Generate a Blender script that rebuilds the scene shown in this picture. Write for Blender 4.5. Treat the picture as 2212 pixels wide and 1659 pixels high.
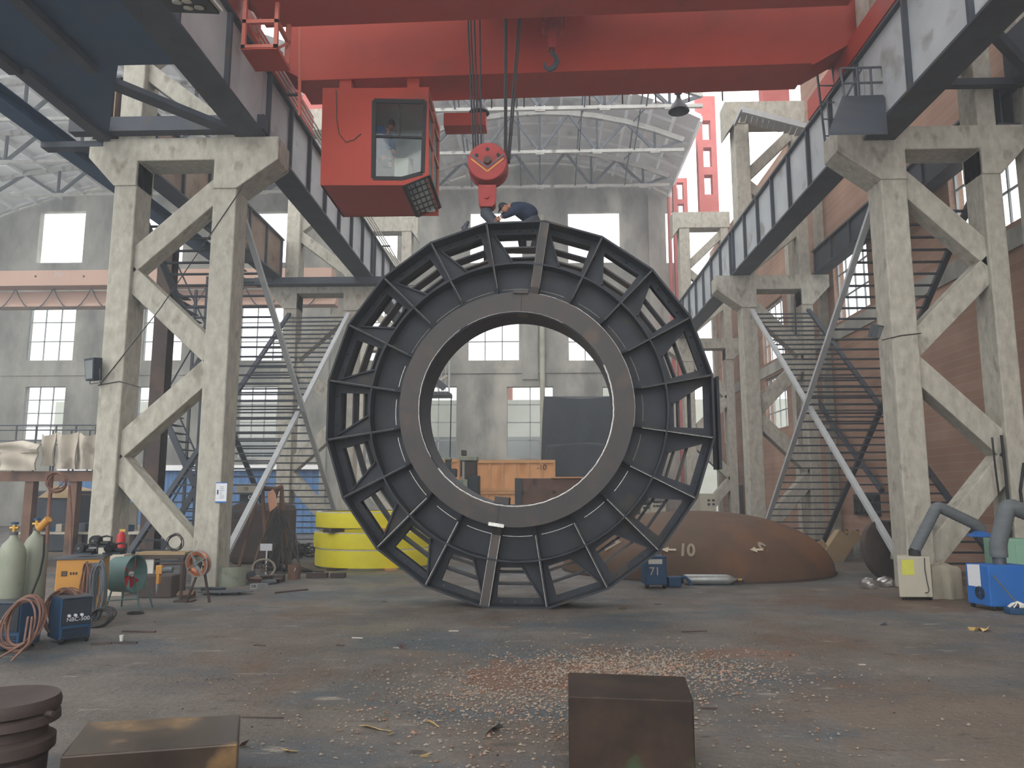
import bpy, math, random
from math import sin, cos, pi, radians, sqrt, atan, atan2
from mathutils import Vector, Matrix
from mathutils.geometry import tessellate_polygon

# ------------------------------------------------------------------ camera, world, exposure
SC = bpy.context.scene
for o in list(bpy.data.objects): bpy.data.objects.remove(o)
FPX, CXP, CYP = 1661.0, 1106.0, 829.5
PITCH = atan((1068 - CYP) / FPX)
YAW = atan((1164 - CXP) * cos(PITCH) / FPX)
EYE = 2.0
cam_d = bpy.data.cameras.new('camera'); cam = bpy.data.objects.new('camera', cam_d)
SC.collection.objects.link(cam); SC.camera = cam
cam_d.sensor_fit = 'HORIZONTAL'; cam_d.sensor_width = 36.0
cam_d.lens = 36.0 * FPX / 2212.0
cam_d.clip_start = 0.05; cam_d.clip_end = 500
cam.location = (0, 0, EYE)
cam.rotation_euler = (pi / 2 + PITCH, 0, YAW)

W = bpy.data.worlds.new('overcast_sky'); SC.world = W; W.use_nodes = True
wn = W.node_tree.nodes; bg = wn['Background']
bg.inputs[0].default_value = (0.98, 0.99, 1.0, 1); bg.inputs[1].default_value = 1.25
sun_d = bpy.data.lights.new('sun', 'SUN'); sun_d.energy = 0.5; sun_d.angle = radians(60); sun_d.color = (1, 0.97, 0.92)
sun = bpy.data.objects.new('sun', sun_d); SC.collection.objects.link(sun); sun.rotation_euler = (radians(50), 0, radians(-15))
SC.view_settings.view_transform = 'Standard'; SC.view_settings.look = 'None'
SC.view_settings.gamma = 1; SC.view_settings.use_curve_mapping = False
SC.view_settings.exposure = 1.02
cy = SC.cycles
cy.max_bounces = 6; cy.diffuse_bounces = 5; cy.volume_bounces = 1; cy.glossy_bounces = 2; cy.transmission_bounces = 3; cy.transparent_max_bounces = 8
cy.caustics_reflective = False; cy.caustics_refractive = False
cy.use_denoising = True

# ------------------------------------------------------------------ helpers
def ray(px, py):
    a = (px - CXP) / FPX; b = -(py - CYP) / FPX
    fy = cos(PITCH) - b * sin(PITCH); fz = sin(PITCH) + b * cos(PITCH)
    return a * cos(YAW) - fy * sin(YAW), a * sin(YAW) + fy * cos(YAW), fz
def atY(px, py, Y):
    x, y, z = ray(px, py); t = Y / y; return Vector((x * t, Y, EYE + z * t))
def atX(px, py, X):
    x, y, z = ray(px, py); t = X / x; return Vector((X, y * t, EYE + z * t))
def atG(px, py, Z=0.0):
    x, y, z = ray(px, py); t = (Z - EYE) / z; return Vector((x * t, y * t, Z))

RND = random.Random(7)
def V(*a): return Vector(a)

class MB:
    def __init__(s): s.v = []; s.f = []; s.smooth = False
    def add(s, vs, fs):
        b = len(s.v); s.v += [tuple(v) for v in vs]; s.f += [tuple(i + b for i in f) for f in fs]; return s
    def box(s, a, b):
        x0, y0, z0 = [min(a[i], b[i]) for i in range(3)]; x1, y1, z1 = [max(a[i], b[i]) for i in range(3)]
        return s.add([(x0,y0,z0),(x1,y0,z0),(x1,y1,z0),(x0,y1,z0),(x0,y0,z1),(x1,y0,z1),(x1,y1,z1),(x0,y1,z1)],
                     [(0,3,2,1),(4,5,6,7),(0,1,5,4),(1,2,6,5),(2,3,7,6),(3,0,4,7)])
    def cbox(s, c, d, rz=0.0, rx=0.0, ry=0.0):
        M = Matrix.Rotation(rz, 3, 'Z') @ Matrix.Rotation(ry, 3, 'Y') @ Matrix.Rotation(rx, 3, 'X')
        vs = []
        for sz in (-1, 1):
            for sx, sy in ((-1,-1),(1,-1),(1,1),(-1,1)):
                vs.append(Vector(c) + M @ Vector((sx*d[0]/2, sy*d[1]/2, sz*d[2]/2)))
        return s.add(vs, [(0,3,2,1),(4,5,6,7),(0,1,5,4),(1,2,6,5),(2,3,7,6),(3,0,4,7)])
    def beam(s, p, q, w, h, up=(0,0,1)):
        p = Vector(p); q = Vector(q); d = (q - p).normalized(); up = Vector(up)
        if abs(d.dot(up)) > 0.99: up = Vector((0,1,0))
        sd = d.cross(up).normalized(); u = sd.cross(d).normalized()
        vs = [c + sd*a*w/2 + u*b*h/2 for c in (p, q) for a, b in ((-1,-1),(1,-1),(1,1),(-1,1))]
        return s.add(vs, [(0,1,2,3),(7,6,5,4),(0,4,5,1),(1,5,6,2),(2,6,7,3),(3,7,4,0)])
    def ibeam(s, p, q, w, h, t=0.02, up=(0,0,1)):
        p = Vector(p); q = Vector(q); u = Vector(up)
        s.beam(p + u*(h/2 - t/2), q + u*(h/2 - t/2), w, t, up); s.beam(p - u*(h/2 - t/2), q - u*(h/2 - t/2), w, t, up)
        return s.beam(p, q, t, h - 2*t, up)
    def tube(s, pts, r, n=8, close=False, caps=True):
        pts = [Vector(p) for p in pts]; N = len(pts); rr = r if isinstance(r, (list, tuple)) else [r]*N
        b = len(s.v); prev = None
        for i, p in enumerate(pts):
            if close: d = pts[(i+1) % N] - pts[i-1]
            else: d = pts[min(i+1, N-1)] - pts[max(i-1, 0)]
            d.normalize()
            if prev is None:
                a = Vector((0,0,1)) if abs(d.z) < 0.9 else Vector((1,0,0)); sd = d.cross(a).normalized()
            else:
                sd = (prev - d*prev.dot(d))
                sd = sd.normalized() if sd.length > 1e-6 else d.orthogonal().normalized()
            prev = sd; u = d.cross(sd)
            for k in range(n):
                t = 2*pi*k/n; s.v.append(tuple(p + (sd*cos(t) + u*sin(t))*rr[i]))
        M = N if close else N - 1
        for i in range(M):
            j = (i+1) % N
            for k in range(n):
                l = (k+1) % n; s.f.append((b+i*n+k, b+i*n+l, b+j*n+l, b+j*n+k))
        if caps and not close:
            s.f.append(tuple(b+k for k in range(n))[::-1]); s.f.append(tuple(b+(N-1)*n+k for k in range(n)))
        return s
    def cyl(s, p, q, r, n=20, r2=None): return s.tube([p, q], [r, r if r2 is None else r2], n)
    def lathe(s, prof, c=(0,0,0), n=32, axis=(0,0,1), a0=0, a1=2*pi):
        c = Vector(c); ax = Vector(axis).normalized(); e1 = ax.orthogonal().normalized() if abs(ax.z) < .99 else Vector((1,0,0)); e2 = ax.cross(e1)
        full = abs(a1 - a0 - 2*pi) < 1e-6; cols = n if full else n + 1; b = len(s.v); m = len(prof)
        for k in range(cols):
            t = a0 + (a1-a0)*k/n; d = e1*cos(t) + e2*sin(t)
            for r, h in prof: s.v.append(tuple(c + d*r + ax*h))
        for k in range(n):
            k2 = (k+1) % cols
            for i in range(m-1): s.f.append((b+k*m+i, b+k2*m+i, b+k2*m+i+1, b+k*m+i+1))
        return s
    def prism(s, pts, to3, holes=()):
        """pts: list of 2D; to3(u,v,side) -> 3D for side 0/1. holes allowed."""
        loops = [list(pts)] + [list(h) for h in holes]; flat = [p for l in loops for p in l]
        if len(loops) == 1: tri = tessellate_polygon([[Vector((p[0], p[1], 0)) for p in l] for l in loops])
        else:
            import bmesh
            bm = bmesh.new(); bv = [bm.verts.new((p[0], p[1], 0)) for p in flat]; es = []; o = 0
            for l in loops:
                for i in range(len(l)): es.append(bm.edges.new((bv[o+i], bv[o+(i+1) % len(l)])))
                o += len(l)
            bm.verts.index_update(); g = bmesh.ops.triangle_fill(bm, use_beauty=True, use_dissolve=False, edges=es)
            tri = []
            for e in g['geom']:
                if isinstance(e, bmesh.types.BMFace): tri.append([v.index for v in e.verts])
            bm.free()
        b = len(s.v); n = len(flat)
        s.v += [tuple(to3(p[0], p[1], 0)) for p in flat] + [tuple(to3(p[0], p[1], 1)) for p in flat]
        for t in tri: s.f.append((b+t[0], b+t[1], b+t[2])); s.f.append((b+n+t[2], b+n+t[1], b+n+t[0]))
        o = 0
        for l in loops:
            m = len(l)
            for i in range(m):
                j = (i+1) % m; s.f.append((b+o+i, b+o+j, b+n+o+j, b+n+o+i))
            o += m
        return s
    def xz(s, pts, y0, y1, holes=()): return s.prism(pts, lambda u, v, k: (u, (y0, y1)[k], v), holes)
    def yz(s, pts, x0, x1, holes=()): return s.prism(pts, lambda u, v, k: ((x0, x1)[k], u, v), holes)
    def xy(s, pts, z0, z1, holes=()): return s.prism(pts, lambda u, v, k: (u, v, (z0, z1)[k]), holes)
    def jitter(s, a, seed=1):
        r = random.Random(seed); s.v = [(x + r.uniform(-a, a), y + r.uniform(-a, a), z + r.uniform(-a, a)) for x, y, z in s.v]; return s

def obj(name, mb, mat, parent=None, smooth=False, bevel=0.0, sub=0, origin=None):
    me = bpy.data.meshes.new(name); me.from_pydata(mb.v, [], mb.f); me.update()
    import bmesh
    bm = bmesh.new(); bm.from_mesh(me); bmesh.ops.recalc_face_normals(bm, faces=bm.faces); bm.to_mesh(me); bm.free()
    if smooth:
        for p in me.polygons: p.use_smooth = True
        try: me.set_sharp_from_angle(angle=radians(40))
        except Exception: pass
    o = bpy.data.objects.new(name, me); SC.collection.objects.link(o)
    if mat is not None: me.materials.append(mat)
    if origin is not None:
        me.transform(Matrix.Translation(-Vector(origin))); o.location = origin
    if parent is not None:
        o.parent = parent
        if origin is None and parent.get('_loc') is not None:
            me.transform(Matrix.Translation(-Vector(parent['_loc'])))
        elif origin is not None and parent.get('_loc') is not None:
            o.location = Vector(origin) - Vector(parent['_loc'])
        o['_loc'] = list(parent.get('_loc', (0,0,0)))
    if bevel:
        m = o.modifiers.new('edge', 'BEVEL'); m.width = bevel; m.segments = 2; m.limit_method = 'ANGLE'
    if sub:
        m = o.modifiers.new('sub', 'SUBSURF'); m.levels = sub; m.render_levels = sub
    return o
def thing(name, label, cat, loc=(0,0,0), group=None, rot=None):
    o = bpy.data.objects.new(name, None); SC.collection.objects.link(o); o.location = loc
    o['label'] = label; o['category'] = cat
    if group: o['group'] = group
    if rot: o.rotation_euler = rot
    o['_loc'] = list(loc)          # children are modelled in world space around loc
    o.empty_display_size = 0.1
    return o
def local(name, label, cat, loc, rz=0.0, group=None, rx=0.0, ry=0.0):
    o = thing(name, label, cat, loc, group, (rx, ry, rz)); o['_loc'] = [0,0,0]; return o   # children modelled around 0
def tag(o, label, cat, group=None, kind=None):
    if label: o['label'] = label
    if cat: o['category'] = cat
    if group: o['group'] = group
    if kind: o['kind'] = kind
    return o
def struct(name, mb, mat, **k):
    o = obj(name, mb, mat, **k); o['kind'] = 'structure'; return o
def copy_tree(o, parent=None):
    c = o.copy(); SC.collection.objects.link(c)
    if parent is not None: c.parent = parent
    for ch in list(o.children): copy_tree(ch, c)
    return c
def text(name, s, size, mat, parent, place, ext=0.004, bold=0.0):
    cu = bpy.data.curves.new(name, 'FONT'); cu.body = s; cu.size = size; cu.extrude = ext; cu.offset = bold; cu.align_x = 'CENTER'; cu.align_y = 'CENTER'
    t = bpy.data.objects.new(name + '_tmp', cu); SC.collection.objects.link(t)
    dg = bpy.context.evaluated_depsgraph_get(); me = bpy.data.meshes.new_from_object(t.evaluated_get(dg))
    bpy.data.objects.remove(t); bpy.data.curves.remove(cu)
    for v in me.vertices: v.co = Vector(place(v.co.x, v.co.y, v.co.z))
    if parent is not None and parent.get('_loc') is not None: me.transform(Matrix.Translation(-Vector(parent['_loc'])))
    o = bpy.data.objects.new(name, me); SC.collection.objects.link(o); me.materials.clear(); me.materials.append(mat)
    if parent is not None: o.parent = parent
    return o
def skin(name, verts, edges, radii, mat, parent, sub=2):
    me = bpy.data.meshes.new(name); me.from_pydata([tuple(v) for v in verts], edges, [])
    t = bpy.data.objects.new(name + '_t', me); SC.collection.objects.link(t)
    t.modifiers.new('s', 'SKIN').use_smooth_shade = True
    for i, r in enumerate(radii):
        d = me.skin_vertices[0].data[i]; d.radius = (r, r) if not isinstance(r, tuple) else r; d.use_root = (i == 0)
    m = t.modifiers.new('u', 'SUBSURF'); m.levels = sub; m.render_levels = sub
    dg = bpy.context.evaluated_depsgraph_get(); dg.update()
    m2 = bpy.data.meshes.new_from_object(t.evaluated_get(dg)); bpy.data.objects.remove(t)
    for p in m2.polygons: p.use_smooth = True
    m2.materials.clear(); m2.materials.append(mat)
    if parent is not None and parent.get('_loc') is not None: m2.transform(Matrix.Translation(-Vector(parent['_loc'])))
    o = bpy.data.objects.new(name, m2); SC.collection.objects.link(o); o.parent = parent
    if parent is not None: o['_loc'] = list(parent.get('_loc', (0,0,0)))
    return o

# ------------------------------------------------------------------ materials
SAT = 0.95
def lin(c, gain=1.0):
    if isinstance(c, str):
        c = tuple(int(c[i:i+2], 16)/255 for i in (0,2,4))
    l = tuple((x/12.92 if x <= 0.04045 else ((x+0.055)/1.055)**2.4) for x in c); g = .3*l[0]+.6*l[1]+.1*l[2]
    return tuple((g + (x-g)*SAT)*gain for x in l)
def mat(name, c1, c2=None, scale=3.0, rough=0.7, metal=0.0, bump=0.0, c3=None, s3=0.8, t3=0.6, detail=6.0, spec=0.3, stretch=None, contrast=(0.35, 0.65)):
    m = bpy.data.materials.new(name); m.use_nodes = True; nt = m.node_tree; N = nt.nodes; L = nt.links
    b = N['Principled BSDF']; b.inputs['Roughness'].default_value = rough; b.inputs['Metallic'].default_value = metal
    b.inputs['Specular IOR Level'].default_value = spec
    c1 = lin(c1) + (1,)
    if c2 is None: b.inputs['Base Color'].default_value = c1; return m
    c2 = lin(c2) + (1,)
    tc = N.new('ShaderNodeTexCoord'); src = tc.outputs['Object']
    if stretch:
        mp = N.new('ShaderNodeMapping'); mp.inputs['Scale'].default_value = stretch; L.new(src, mp.inputs[0]); src = mp.outputs[0]
    n = N.new('ShaderNodeTexNoise'); n.inputs['Scale'].default_value = scale; n.inputs['Detail'].default_value = detail; n.inputs['Roughness'].default_value = 0.6
    L.new(src, n.inputs['Vector'])
    r = N.new('ShaderNodeValToRGB'); r.color_ramp.elements[0].position = contrast[0]; r.color_ramp.elements[1].position = contrast[1]
    r.color_ramp.elements[0].color = c1; r.color_ramp.elements[1].color = c2; L.new(n.outputs[0], r.inputs[0])
    out = r.outputs[0]
    if c3 is not None:
        n3 = N.new('ShaderNodeTexNoise'); n3.inputs['Scale'].default_value = s3; n3.inputs['Detail'].default_value = 5; L.new(src, n3.inputs['Vector'])
        r3 = N.new('ShaderNodeValToRGB'); r3.color_ramp.elements[0].position = t3; r3.color_ramp.elements[1].position = min(0.99, t3+0.12); L.new(n3.outputs[0], r3.inputs[0])
        mx = N.new('ShaderNodeMixRGB'); L.new(r3.outputs[0], mx.inputs[0]); L.new(out, mx.inputs[1]); mx.inputs[2].default_value = lin(c3) + (1,)
        out = mx.outputs[0]
    L.new(out, b.inputs['Base Color'])
    if bump:
        bp = N.new('ShaderNodeBump'); bp.inputs['Strength'].default_value = bump; bp.inputs['Distance'].default_value = 0.03
        L.new(n.outputs[0], bp.inputs['Height']); L.new(bp.outputs[0], b.inputs['Normal'])
    return m
def brick_mat(name, a, b_, mortar, scale=4.0, stretch=(1,1,1), rot=None):
    m = bpy.data.materials.new(name); m.use_nodes = True; nt = m.node_tree; N = nt.nodes; L = nt.links
    b = N['Principled BSDF']; b.inputs['Roughness'].default_value = 0.9; b.inputs['Specular IOR Level'].default_value = 0.15
    tc = N.new('ShaderNodeTexCoord'); mp = N.new('ShaderNodeMapping'); L.new(tc.outputs['Object'], mp.inputs[0])
    if rot: mp.inputs['Rotation'].default_value = rot
    br = N.new('ShaderNodeTexBrick'); br.inputs['Scale'].default_value = scale; br.inputs['Color1'].default_value = lin(a)+(1,); br.inputs['Color2'].default_value = lin(b_)+(1,)
    br.inputs['Mortar'].default_value = lin(mortar)+(1,); br.inputs['Mortar Size'].default_value = 0.015; L.new(mp.outputs[0], br.inputs['Vector'])
    n = N.new('ShaderNodeTexNoise'); n.inputs['Scale'].default_value = 0.5; n.inputs['Detail'].default_value = 8; L.new(tc.outputs['Object'], n.inputs['Vector'])
    mx = N.new('ShaderNodeMixRGB'); mx.blend_type = 'MULTIPLY'; mx.inputs[0].default_value = 0.6
    r = N.new('ShaderNodeValToRGB'); r.color_ramp.elements[0].position = .3; r.color_ramp.elements[1].position = .7
    r.color_ramp.elements[0].color = (.45,.42,.42,1); r.color_ramp.elements[1].color = (1,1,1,1); L.new(n.outputs[0], r.inputs[0])
    L.new(br.outputs[0], mx.inputs[1]); L.new(r.outputs[0], mx.inputs[2]); L.new(mx.outputs[0], b.inputs['Base Color'])
    return m
def glass_mat(name, tint=(0.9,0.95,0.95), amount=0.15, rough=0.1):
    m = bpy.data.materials.new(name); m.use_nodes = True; nt = m.node_tree; N = nt.nodes; L = nt.links
    N.remove(N['Principled BSDF']); o = N['Material Output']
    t = N.new('ShaderNodeBsdfTransparent'); t.inputs[0].default_value = tuple(tint)+(1,)
    g = N.new('ShaderNodeBsdfGlossy'); g.inputs['Roughness'].default_value = rough; g.inputs[0].default_value = (.8,.8,.8,1)
    mx = N.new('ShaderNodeMixShader'); mx.inputs[0].default_value = amount; L.new(t.outputs[0], mx.inputs[1]); L.new(g.outputs[0], mx.inputs[2]); L.new(mx.outputs[0], o.inputs[0])
    return m

M = {}
M['conc'] = mat('weathered_concrete', '989488', 'b8b5a8', 5, .9, bump=1.0, c3='8a8578', s3=2.6, t3=.60, detail=12, stretch=(1.3, 1.3, .7), contrast=(.3,.7))
M['conc_dk'] = mat('stained_grey_render', '83837c', 'b4b3aa', .5, .95, bump=.2, c3='c8c6ba', s3=.25, t3=.56, stretch=(1,1,.5))
M['conc_lt'] = mat('pale_render', 'a8a696', 'c0beae', 1.0, .95, bump=.2)
M['brick'] = brick_mat('old_brick', 'b4927f', 'a5836f', 'b0a295', 2.2, rot=(radians(90), 0, radians(90)))
M['ring'] = mat('mill_scale_steel', '1a1e25', '2b3038', 1.4, .55, .0, c3='37332e', s3=1.8, t3=.58, spec=.3)
M['ring_rust'] = mat('worn_flange_steel', '3f3936', '353434', 1.3, .5, .2, c3='4c4038', s3=1.8, t3=.57, spec=.4)
M['edge'] = mat('worn_plate_edge', '77736d', '5e5b58', 14, .5, .3)
M['weld'] = mat('bright_weld_bead', 'd8d8d4', 'b0aca6', 20, .35, .6)
M['darksteel'] = mat('painted_grey_steel', '3a3f47', '444a52', 1.5, .6, .1, c3='4c4640', s3=2, t3=.6)
M['deckhaze'] = mat('deck_steel_haze_tint', '2f4560', '374c64', .6, .6, 0, c3='3c4a5a', s3=.8, t3=.58)  # bluish haze cast over the deck put into its base colour
M['web'] = mat('pale_grey_web_paint', 'a2a8ac', 'b4babd', .8, .55, 0, c3='8d8c89', s3=1.2, t3=.6)
M['webrust'] = mat('brown_stained_web', '7a6453', '8d7a68', 1.2, .7, 0, c3='5d4c42', s3=1.5, t3=.55)
M['craner'] = mat('red_crane_paint', 'b23c26', 'a53724', .5, .55, 0, c3='8c3828', s3=.4, t3=.6)
M['hookred'] = mat('dull_red_hook_paint', '9c3430', '8a2e2c', 3, .55, 0, c3='6e2a28', s3=4, t3=.58)
M['redlt'] = mat('salmon_paint', 'c8705e', 'bf6453', 1.2, .55)
M['pink'] = mat('faded_red_paint', 'b2605c', 'bd6d68', 1.0, .8, c3='a8564f', s3=.6, t3=.6)
M['orange'] = mat('faded_orange_crane', 'b89886', 'b09282', .5, .7)
M['black'] = mat('black_rubber', '1c1d1f', '26272a', 4, .6)
M['rope'] = mat('steel_rope', '2c2c2e', '3c3c3e', 30, .5, .3)
M['rust'] = mat('rusty_plate', '60493c', '74594a', 1.6, .8, 0, .15, c3='493a33', s3=.9, t3=.55)
M['rustdk'] = mat('dark_rusty_steel', '3f3633', '4c413c', 2.5, .7, .1, .15, c3='56443a', s3=1.5, t3=.58)
M['dome'] = mat('rusted_dome_steel', '54402f', '614a39', .7, .65, .05, .05, c3='724e32', s3=.5, t3=.56)
M['yellow'] = mat('bright_yellow_paint', 'f2e600', 'e8da00', 1.5, .5)
M['white'] = mat('white_paint', 'd4d2ca', 'c6c4bc', 6, .7)
M['mark'] = mat('chalk_marking', 'cbbfa8', 'b8aa94', 12, .9)
M['blue'] = mat('blue_enamel', '1f62ae', '2466b0', 2, .45)
M['bluedk'] = mat('dark_blue_enamel', '1d4468', '24496a', 2, .5)
M['beige'] = mat('beige_enamel', 'aaa695', 'b2ae9c', 2, .5, c3='8f8a78', s3=3, t3=.68)
M['hose'] = mat('grey_hose', '555b5e', '60666a', 6, .6)
M['duct'] = mat('grey_flexible_duct', '565c5f', '62686b', 3, .65, stretch=(1,1,4))
M['cable'] = mat('copper_brown_cable', '68493e', '7a5a4c', 8, .6)
M['cabledk'] = mat('dark_cable', '2e2d2d', '3a3836', 8, .6)
M['bottle'] = mat('olive_grey_cylinder_paint', '7e8472', '8a8f80', 2.5, .5, .1, c3='6b7163', s3=3, t3=.6)
M['alu'] = mat('silver_cylinder_paint', '8e9290', 'a0a4a2', 5, .4, .5)
M['brass'] = mat('brass', 'c0984a', 'a8843c', 8, .4, .6)
M['amber'] = mat('amber_enamel', 'c08a3a', 'b8823a', 2, .5)
M['navy'] = mat('navy_panel', '232b33', '2b343d', 3, .5)
M['teal'] = mat('teal_paint', '41605c', '4d6c68', 4, .5)
M['redfx'] = mat('fire_red', 'b01e26', 'a81c22', 4, .4)
M['copper'] = mat('copper_wire', 'b06a48', 'c47c58', 30, .35, .7)
M['ply'] = mat('plywood', 'cf935c', 'dba26a', 1.2, .75, c3='c48850', s3=1.5, t3=.56, stretch=(1,1,.3))
M['plyedge'] = mat('pine_batten', 'cf9d68', 'c28f5a', 3, .75)
M['tarp'] = mat('dark_tarpaulin', '20262d', '2a3037', 2, .65)
M['card'] = mat('brown_cardboard', 'a08a6c', '94805f', 2, .9)
M['cardlt'] = mat('pale_insulation_board', 'aaa294', 'b8b0a2', 1.2, .95, bump=.3, c3='8f8478', s3=1.5, t3=.6)
M['cloth'] = mat('dusty_sheet', '8a8474', '9a9484', 2, .9)
M['plastic'] = glass_mat('clear_bag_film', (.86,.84,.82), .35, .3)
M['plastic_old'] = mat('clear_bag_film', 'a0988f', 'b8b0a8', 6, .25)
M['bluefence'] = mat('blue_corrugated_sheet', '4a72a0', '527aa8', 1, .6)
M['skin'] = mat('skin', 'a06f58', 'a8775e', 10, .6)
M['hair'] = mat('black_hair', '15130f', '1e1b18', 20, .6)
M['navycloth'] = mat('navy_work_cloth', '232d42', '2a3449', 12, .9)
M['bluecloth'] = mat('blue_work_cloth', '24507a', '2c5882', 12, .9)
M['greycloth'] = mat('grey_trousers', '3a3a44', '44444e', 12, .9)
M['paper'] = mat('printed_paper', 'd8dade', 'ccd0d6', 30, .8)
M['paperyel'] = mat('yellow_notice', 'c6c64e', 'bebe48', 20, .8)
M['papersal'] = mat('salmon_tag', 'd09a7c', 'c89274', 20, .8)
M['roof'] = mat('pale_roof_slab', 'e4e6e8', 'ecedee', .8, .9, c3='c8cacc', s3=.6, t3=.58)
M['truss'] = mat('grey_truss_concrete', 'a6a6a2', 'b6b6b0', 3, .9, c3='74726c', s3=2, t3=.58)
M['strut'] = mat('grey_strut_paint', 'a6aaac', 'b2b6b8', 3, .6)
M['green'] = mat('mint_enamel', '7fae96', '88b49c', 3, .6)
M['greenmach'] = mat('green_machine_paint', '5a7060', '667a6a', 3, .6)
M['slatew'] = mat('dark_rail_steel', '4a4e54', '565a60', 6, .5, .3)
M['crumb'] = mat('rust_crumb', '6e5444', '7d6250', 9, .95)
M['stone'] = mat('grey_rubble', '8f8578', '776c60', 14, .95, c3='9a7a68', s3=3, t3=.55)
M['gl'] = glass_mat('thin_window_glass', (0.97,0.98,0.98), .06, .15)
M['glcab'] = glass_mat('cab_glass', (0.85,0.9,0.9), .05, .05)
M['cabin_in'] = mat('cab_interior_panel', 'b6bab6', 'c0c4c0', 3, .8)
M['lens'] = mat('lamp_lens', 'b0aca0', 'bcb8ac', 40, .3)
M['outwall'] = mat('neighbour_wall', 'b4b8ae', 'bcc0b6', 1, .9)
M['outdark'] = mat('neighbour_window_band', '6e7678', '78807f', 1, .7)
M['outroof'] = mat('neighbour_red_roof', '9c6a5c', 'a8766a', 2, .9)

def floor_mat():
    m = bpy.data.materials.new('oily_earth_and_concrete_floor'); m.use_nodes = True; nt = m.node_tree; N = nt.nodes; L = nt.links
    b = N['Principled BSDF']; tc = N.new('ShaderNodeTexCoord')
    def noise(sc, det=6, st=(1,1,1), rough=.6):
        mp = N.new('ShaderNodeMapping'); mp.inputs['Scale'].default_value = st; L.new(tc.outputs['Object'], mp.inputs[0])
        n = N.new('ShaderNodeTexNoise'); n.inputs['Scale'].default_value = sc; n.inputs['Detail'].default_value = det; n.inputs['Roughness'].default_value = rough; L.new(mp.outputs[0], n.inputs['Vector']); return n.outputs[0]
    def ramp(s, a, c, ca=(0,0,0,1), cb=(1,1,1,1)):
        r = N.new('ShaderNodeValToRGB'); r.color_ramp.elements[0].position = a; r.color_ramp.elements[1].position = c
        r.color_ramp.elements[0].color = ca; r.color_ramp.elements[1].color = cb; L.new(s, r.inputs[0]); return r.outputs[0]
    def mix(f, a, c, typ='MIX'):
        x = N.new('ShaderNodeMixRGB'); x.blend_type = typ
        if isinstance(f, float): x.inputs[0].default_value = f
        else: L.new(f, x.inputs[0])
        for i, v in ((1, a), (2, c)):
            if isinstance(v, tuple): x.inputs[i].default_value = v
            else: L.new(v, x.inputs[i])
        return x.outputs[0]
    base = ramp(noise(.8, 7), .35, .65, lin('57524c')+(1,), lin('6e6861')+(1,))
    base = mix(ramp(noise(.35, 6, (1,1.8,1)), .47, .60), base, lin('4d5357')+(1,))          # oily blue grey
    base = mix(ramp(noise(.28, 5, (1.4,1,1)), .50, .66), base, lin('604f42')+(1,))           # brown earth
    base = mix(ramp(noise(1.7, 8, (1,2,1)), .64, .72), base, lin('7a736a')+(1,))
    # rust red spill around the rubble, brown towards the right
    sep = N.new('ShaderNodeSeparateXYZ'); L.new(tc.outputs['Object'], sep.inputs[0])
    def blob(cx, cy_, rx, ry, col, base, hard=.5):
        mp = N.new('ShaderNodeMapping'); mp.inputs['Location'].default_value = (-cx/rx, -cy_/ry, 0); mp.inputs['Scale'].default_value = (1/rx, 1/ry, 0); L.new(tc.outputs['Object'], mp.inputs[0])
        ln = N.new('ShaderNodeVectorMath'); ln.operation = 'LENGTH'; L.new(mp.outputs[0], ln.inputs[0])
        ad = N.new('ShaderNodeMath'); ad.operation = 'MULTIPLY_ADD'; L.new(noise(1.3, 8), ad.inputs[0]); ad.inputs[1].default_value = 1.2; L.new(ln.outputs['Value'], ad.inputs[2])
        f = ramp(ad.outputs[0], .95, 1.65, (hard,)*3+(1,), (0,0,0,1))
        return mix(f, base, lin(col)+(1,))
    base = blob(.2, 9.0, 2.6, 2.2, '70503f', base, .75)
    base = blob(2.6, 10.2, 1.6, .9, '75503a', base, .6)
    base = blob(4.0, 7.0, 3.5, 3.5, '6a5d50', base, .6)
    base = blob(6.5, 15, 5, 3, '5a4537', base, .8)
    base = blob(-4.5, 12, 3, 3, '66605a', base, .5)
    base = mix(ramp(noise(1.1, 9, (1,3.5,1)), .63, .70), base, lin('8e877c')+(1,))
    base = mix(ramp(noise(2.4, 8, (1,2,1)), .60, .68), base, lin('49443f')+(1,))
    base = mix(ramp(noise(22, 6), .60, .72), base, lin('8f877c')+(1,))
    base = mix(ramp(noise(9, 8), .62, .70), base, lin('423d38')+(1,))
    L.new(base, b.inputs['Base Color'])
    b.inputs['Specular IOR Level'].default_value = .35
    L.new(ramp(noise(.6, 5), .4, .65, (.42,)*3+(1,), (.85,)*3+(1,)), b.inputs['Roughness'])
    bp = N.new('ShaderNodeBump'); bp.inputs['Strength'].default_value = .6; bp.inputs['Distance'].default_value = .03; L.new(noise(14, 8), bp.inputs['Height']); L.new(bp.outputs[0], b.inputs['Normal'])
    return m
M['floor'] = floor_mat()

# ------------------------------------------------------------------ the hall
B1, B2, B3, BW = 16.8, 28.8, 40.8, 48.8
WX = 11.2
struct('floor', MB().box((-45, -8, -.3), (30, 75, 0)), M['floor'])

def rect(x0, z0, x1, z1): return [(x0, z0), (x1, z0), (x1, z1), (x0, z1)]
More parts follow.
